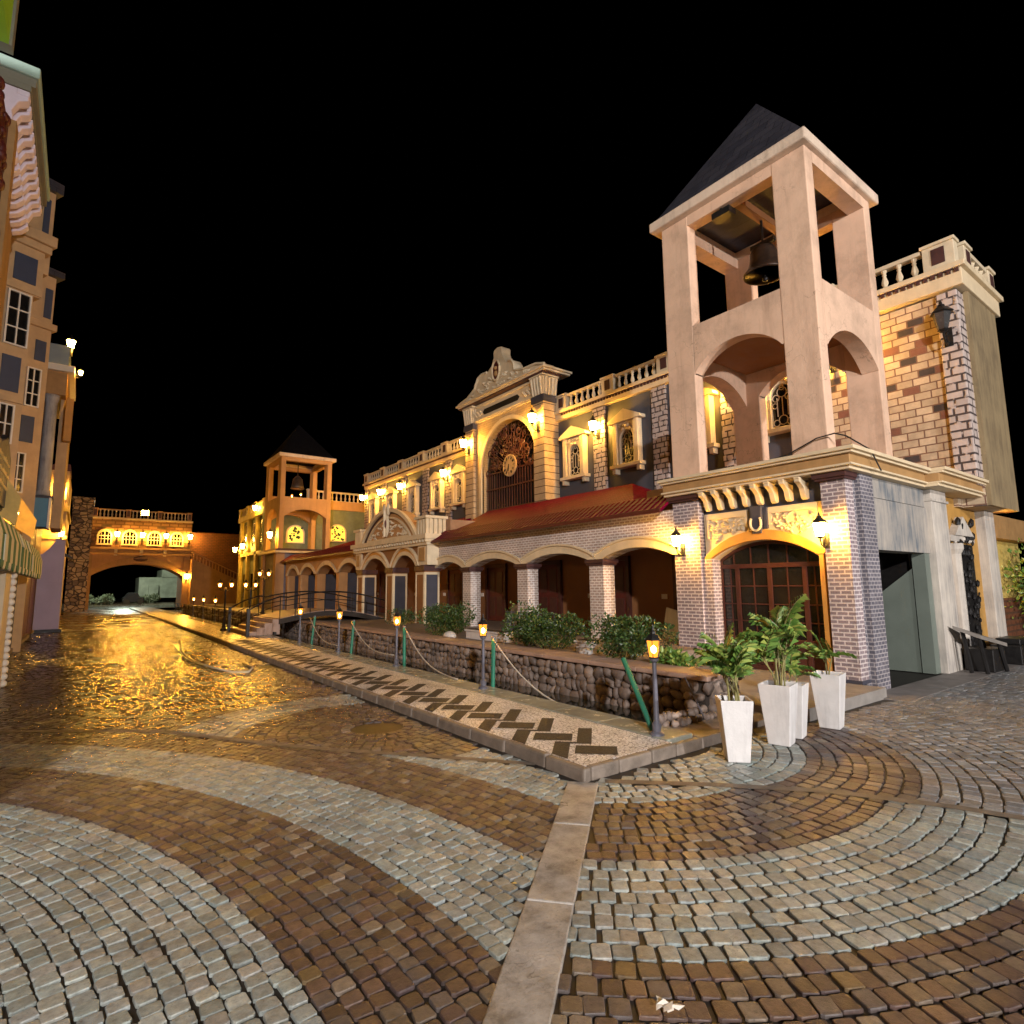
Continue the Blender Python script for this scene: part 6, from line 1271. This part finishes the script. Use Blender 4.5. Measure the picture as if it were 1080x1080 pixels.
build('column', MB().lathe([(0.235, 5.15), (0.235, 5.3), (0.20, 5.36), (0.185, 8.7), (0.22, 8.85), (0.24, 9.0)], (-1.36, 27.2, 0), 20), 'marble', MC, smooth=True)
build('wall', MB().box(-3.4, -1.45, 27.45, 31, 0, 10.0), 'maroon', MC); build('lintel', MB().box(-3.3, -0.95, 26.95, 30.9, 9.002, 9.9), 'ochre', MC)
build('cornice', MB().box(-3.3, -0.74, 26.8, 31.0, 9.902, 10.15), 'whitepaint', MC, bevel=0.02); build('parapet', MB().box(-3.3, -0.95, 26.95, 30.9, 10.152, 10.95), 'greyblue', MC)
build('pilaster', MB().box(-1.1, -0.78, 27.6, 30.0, 4.0, 9.0), 'tan', MC); build('sill', MB().box(-3.3, -1.05, 26.9, 30.9, 4.9, 5.12), 'slate', MC); build('hanging_panel', MB().box(-0.92, -0.70, 27.1, 27.5, 7.3, 8.95), 'orange', MC)
o = copy_tree(LIT, 'lit lantern on the blue grey parapet, highest lamp at the left', (-0.94, 27.3, 11.1), PI / 2, 1.4); o['group'] = 'lit wall lanterns'
o = copy_tree(LIT, 'small lit lantern under the white cornice beside the blue grey parapet', (-0.72, 27.0, 10.0), PI, 0.8); o['group'] = 'lit wall lanterns'
LH = thing('lit_townhouse', 'narrow townhouse glowing orange with small flags beside the stone pier', 'building', (-1.3, 42, 0))
build('wall', MB().box(-3.5, -0.95, 42, 50, 0, 8.6), 'tan', LH); build('gable', MB().prism([(-2.2, 8.602), (-0.9, 8.602), (-0.95, 9.0), (-1.5, 9.1)], 'y', 42, 45), 'maroon', LH)
build('window', MB().box(-1.30, -1.02, 41.9, 41.998, 6.9, 7.6), 'whitepaint', LH); build('band', MB().box(-3.5, -0.85, 41.85, 50, 6.2, 6.45).box(-3.5, -0.85, 41.85, 50, 4.6, 4.8), 'yellowpil', LH)
build('awning', MB().prism([(-1.6, 4.4), (-0.5, 3.6), (-0.5, 3.5), (-1.6, 4.2)], 'y', 43, 46), 'iron', LH)
o = copy_tree(LIT, 'lit lantern on the narrow orange glowing townhouse', (-1.3, 41.8, 7.5), PI / 2, 1.5); o['group'] = 'lit wall lanterns'
o = copy_tree(LIT, 'lower lit lantern on the narrow townhouse, above its dark awning', (-1.1, 41.8, 4.9), PI / 2, 1.3); o['group'] = 'lit wall lanterns'

# ------------------------------------------------------------------ right edge: broken table, yellow wall beyond
DT = thing('broken_table', 'broken table with a tilted dirty top and dark legs against the mustard wall', 'table', (13.2, 3.3, 0))
build('tabletop', MB().add([(12.75, 3.72, 0.86), (12.85, 3.35, 0.70), (13.75, 3.2, 0.52), (13.9, 3.6, 0.60), (12.75, 3.72, 0.80), (12.85, 3.35, 0.64), (13.75, 3.2, 0.46), (13.9, 3.6, 0.54)], [(0, 1, 2, 3), (7, 6, 5, 4), (0, 4, 5, 1), (1, 5, 6, 2), (2, 6, 7, 3), (3, 7, 4, 0)]), plain('dirty_board', (0.20, 0.18, 0.16), 0.7, var=0.4), DT)
for x, y, z in ((12.9, 3.62, 0.76), (12.95, 3.4, 0.66), (13.6, 3.28, 0.5), (13.7, 3.55, 0.56)): build('leg', MB().tube([(x, y, z), (x + 0.1, y - 0.05, 0.02)], 0.035, 7), 'iron', DT)
CR = MB().box(13.3, 14.0, 3.3, 3.75, 0.012, 0.42); tag(build('dark_crate', CR, 'iron', None, bevel=0.02, org=(13.6, 3.5, 0)), 'dark box under the broken table', 'box')
CR = MB().box(14.9, 16.2, 3.25, 3.75, 0.012, 0.38).box(15.1, 15.9, 3.3, 3.7, 0.38, 0.5); tag(build('dark_bench', CR, 'iron', None, bevel=0.02, org=(15.5, 3.5, 0)), 'low dark bench at the foot of the far white pilaster', 'bench')
YW = thing('yellow_lit_wall', 'brightly lit yellow wall with brick base beyond the passage at the right edge', 'wall', (18, 4.6, 0))
build('face', MB().box(16.9, 22, 4.6, 5.0, 0, 2.75), 'yellowpil', YW); build('brick_base', MB().box(16.9, 22, 4.52, 4.599, 0, 1.2), 'redbrick', YW); build('beam', MB().box(16.4, 22, 4.3, 5.2, 2.752, 3.35), 'ochre', YW)
build('post', MB().box(17.3, 17.38, 4.2, 4.28, 0, 2.75), 'iron', YW)
wall_lantern((17.0, 4.50, 2.35), 'lit lantern on the yellow wall at the right edge', 1.6, PI / 2)

wall_lantern((-1.35, 17.35, 3.35), 'added lit lantern on the tan townhouse just above the striped awning', 1.0, PI / 2)  # added lantern, puts warm light on the townhouse wall
# litter on the wet paving
for (x, y, a, s_, mt, lb) in ((1.93, 1.60, 0.4, 0.035, 'whitepaint', 'crumpled white paper scrap on the brown cobbles at the bottom'), (2.24, 2.93, 1.2, 0.022, 'gold', 'upper one of two yellow leaves beside the concrete strip'), (2.03, 2.72, 2.4, 0.02, 'gold', 'lower one of two yellow leaves beside the concrete strip'), (2.5, 4.3, 0.2, 0.022, 'gold', 'yellow leaf lying by itself on the cobbles near the promenade')):
    m_ = MB()
    for k in range(7 if mt == 'whitepaint' else 1):
        u, v, q = random.uniform(-1, 1) * s_ * (1 if k else 0), random.uniform(-1, 1) * s_ * (1 if k else 0), a + k
        P4 = [(x + u + s_ * r_ * math.cos(q + t_), y + v + s_ * r_ * math.sin(q + t_), 0.026 + 0.004 * k + random.uniform(0, 0.012)) for r_, t_ in ((1.2, 0), (0.5, 1.4), (0.7, PI), (0.5, -1.4))]
        m_.add(P4, [(0, 1, 2), (0, 2, 3)])
    tag(build('paper_scrap' if mt == 'whitepaint' else 'fallen_leaf', m_, mt, None, org=(x, y, 0.02)), lb, 'litter' if mt == 'whitepaint' else 'leaf')
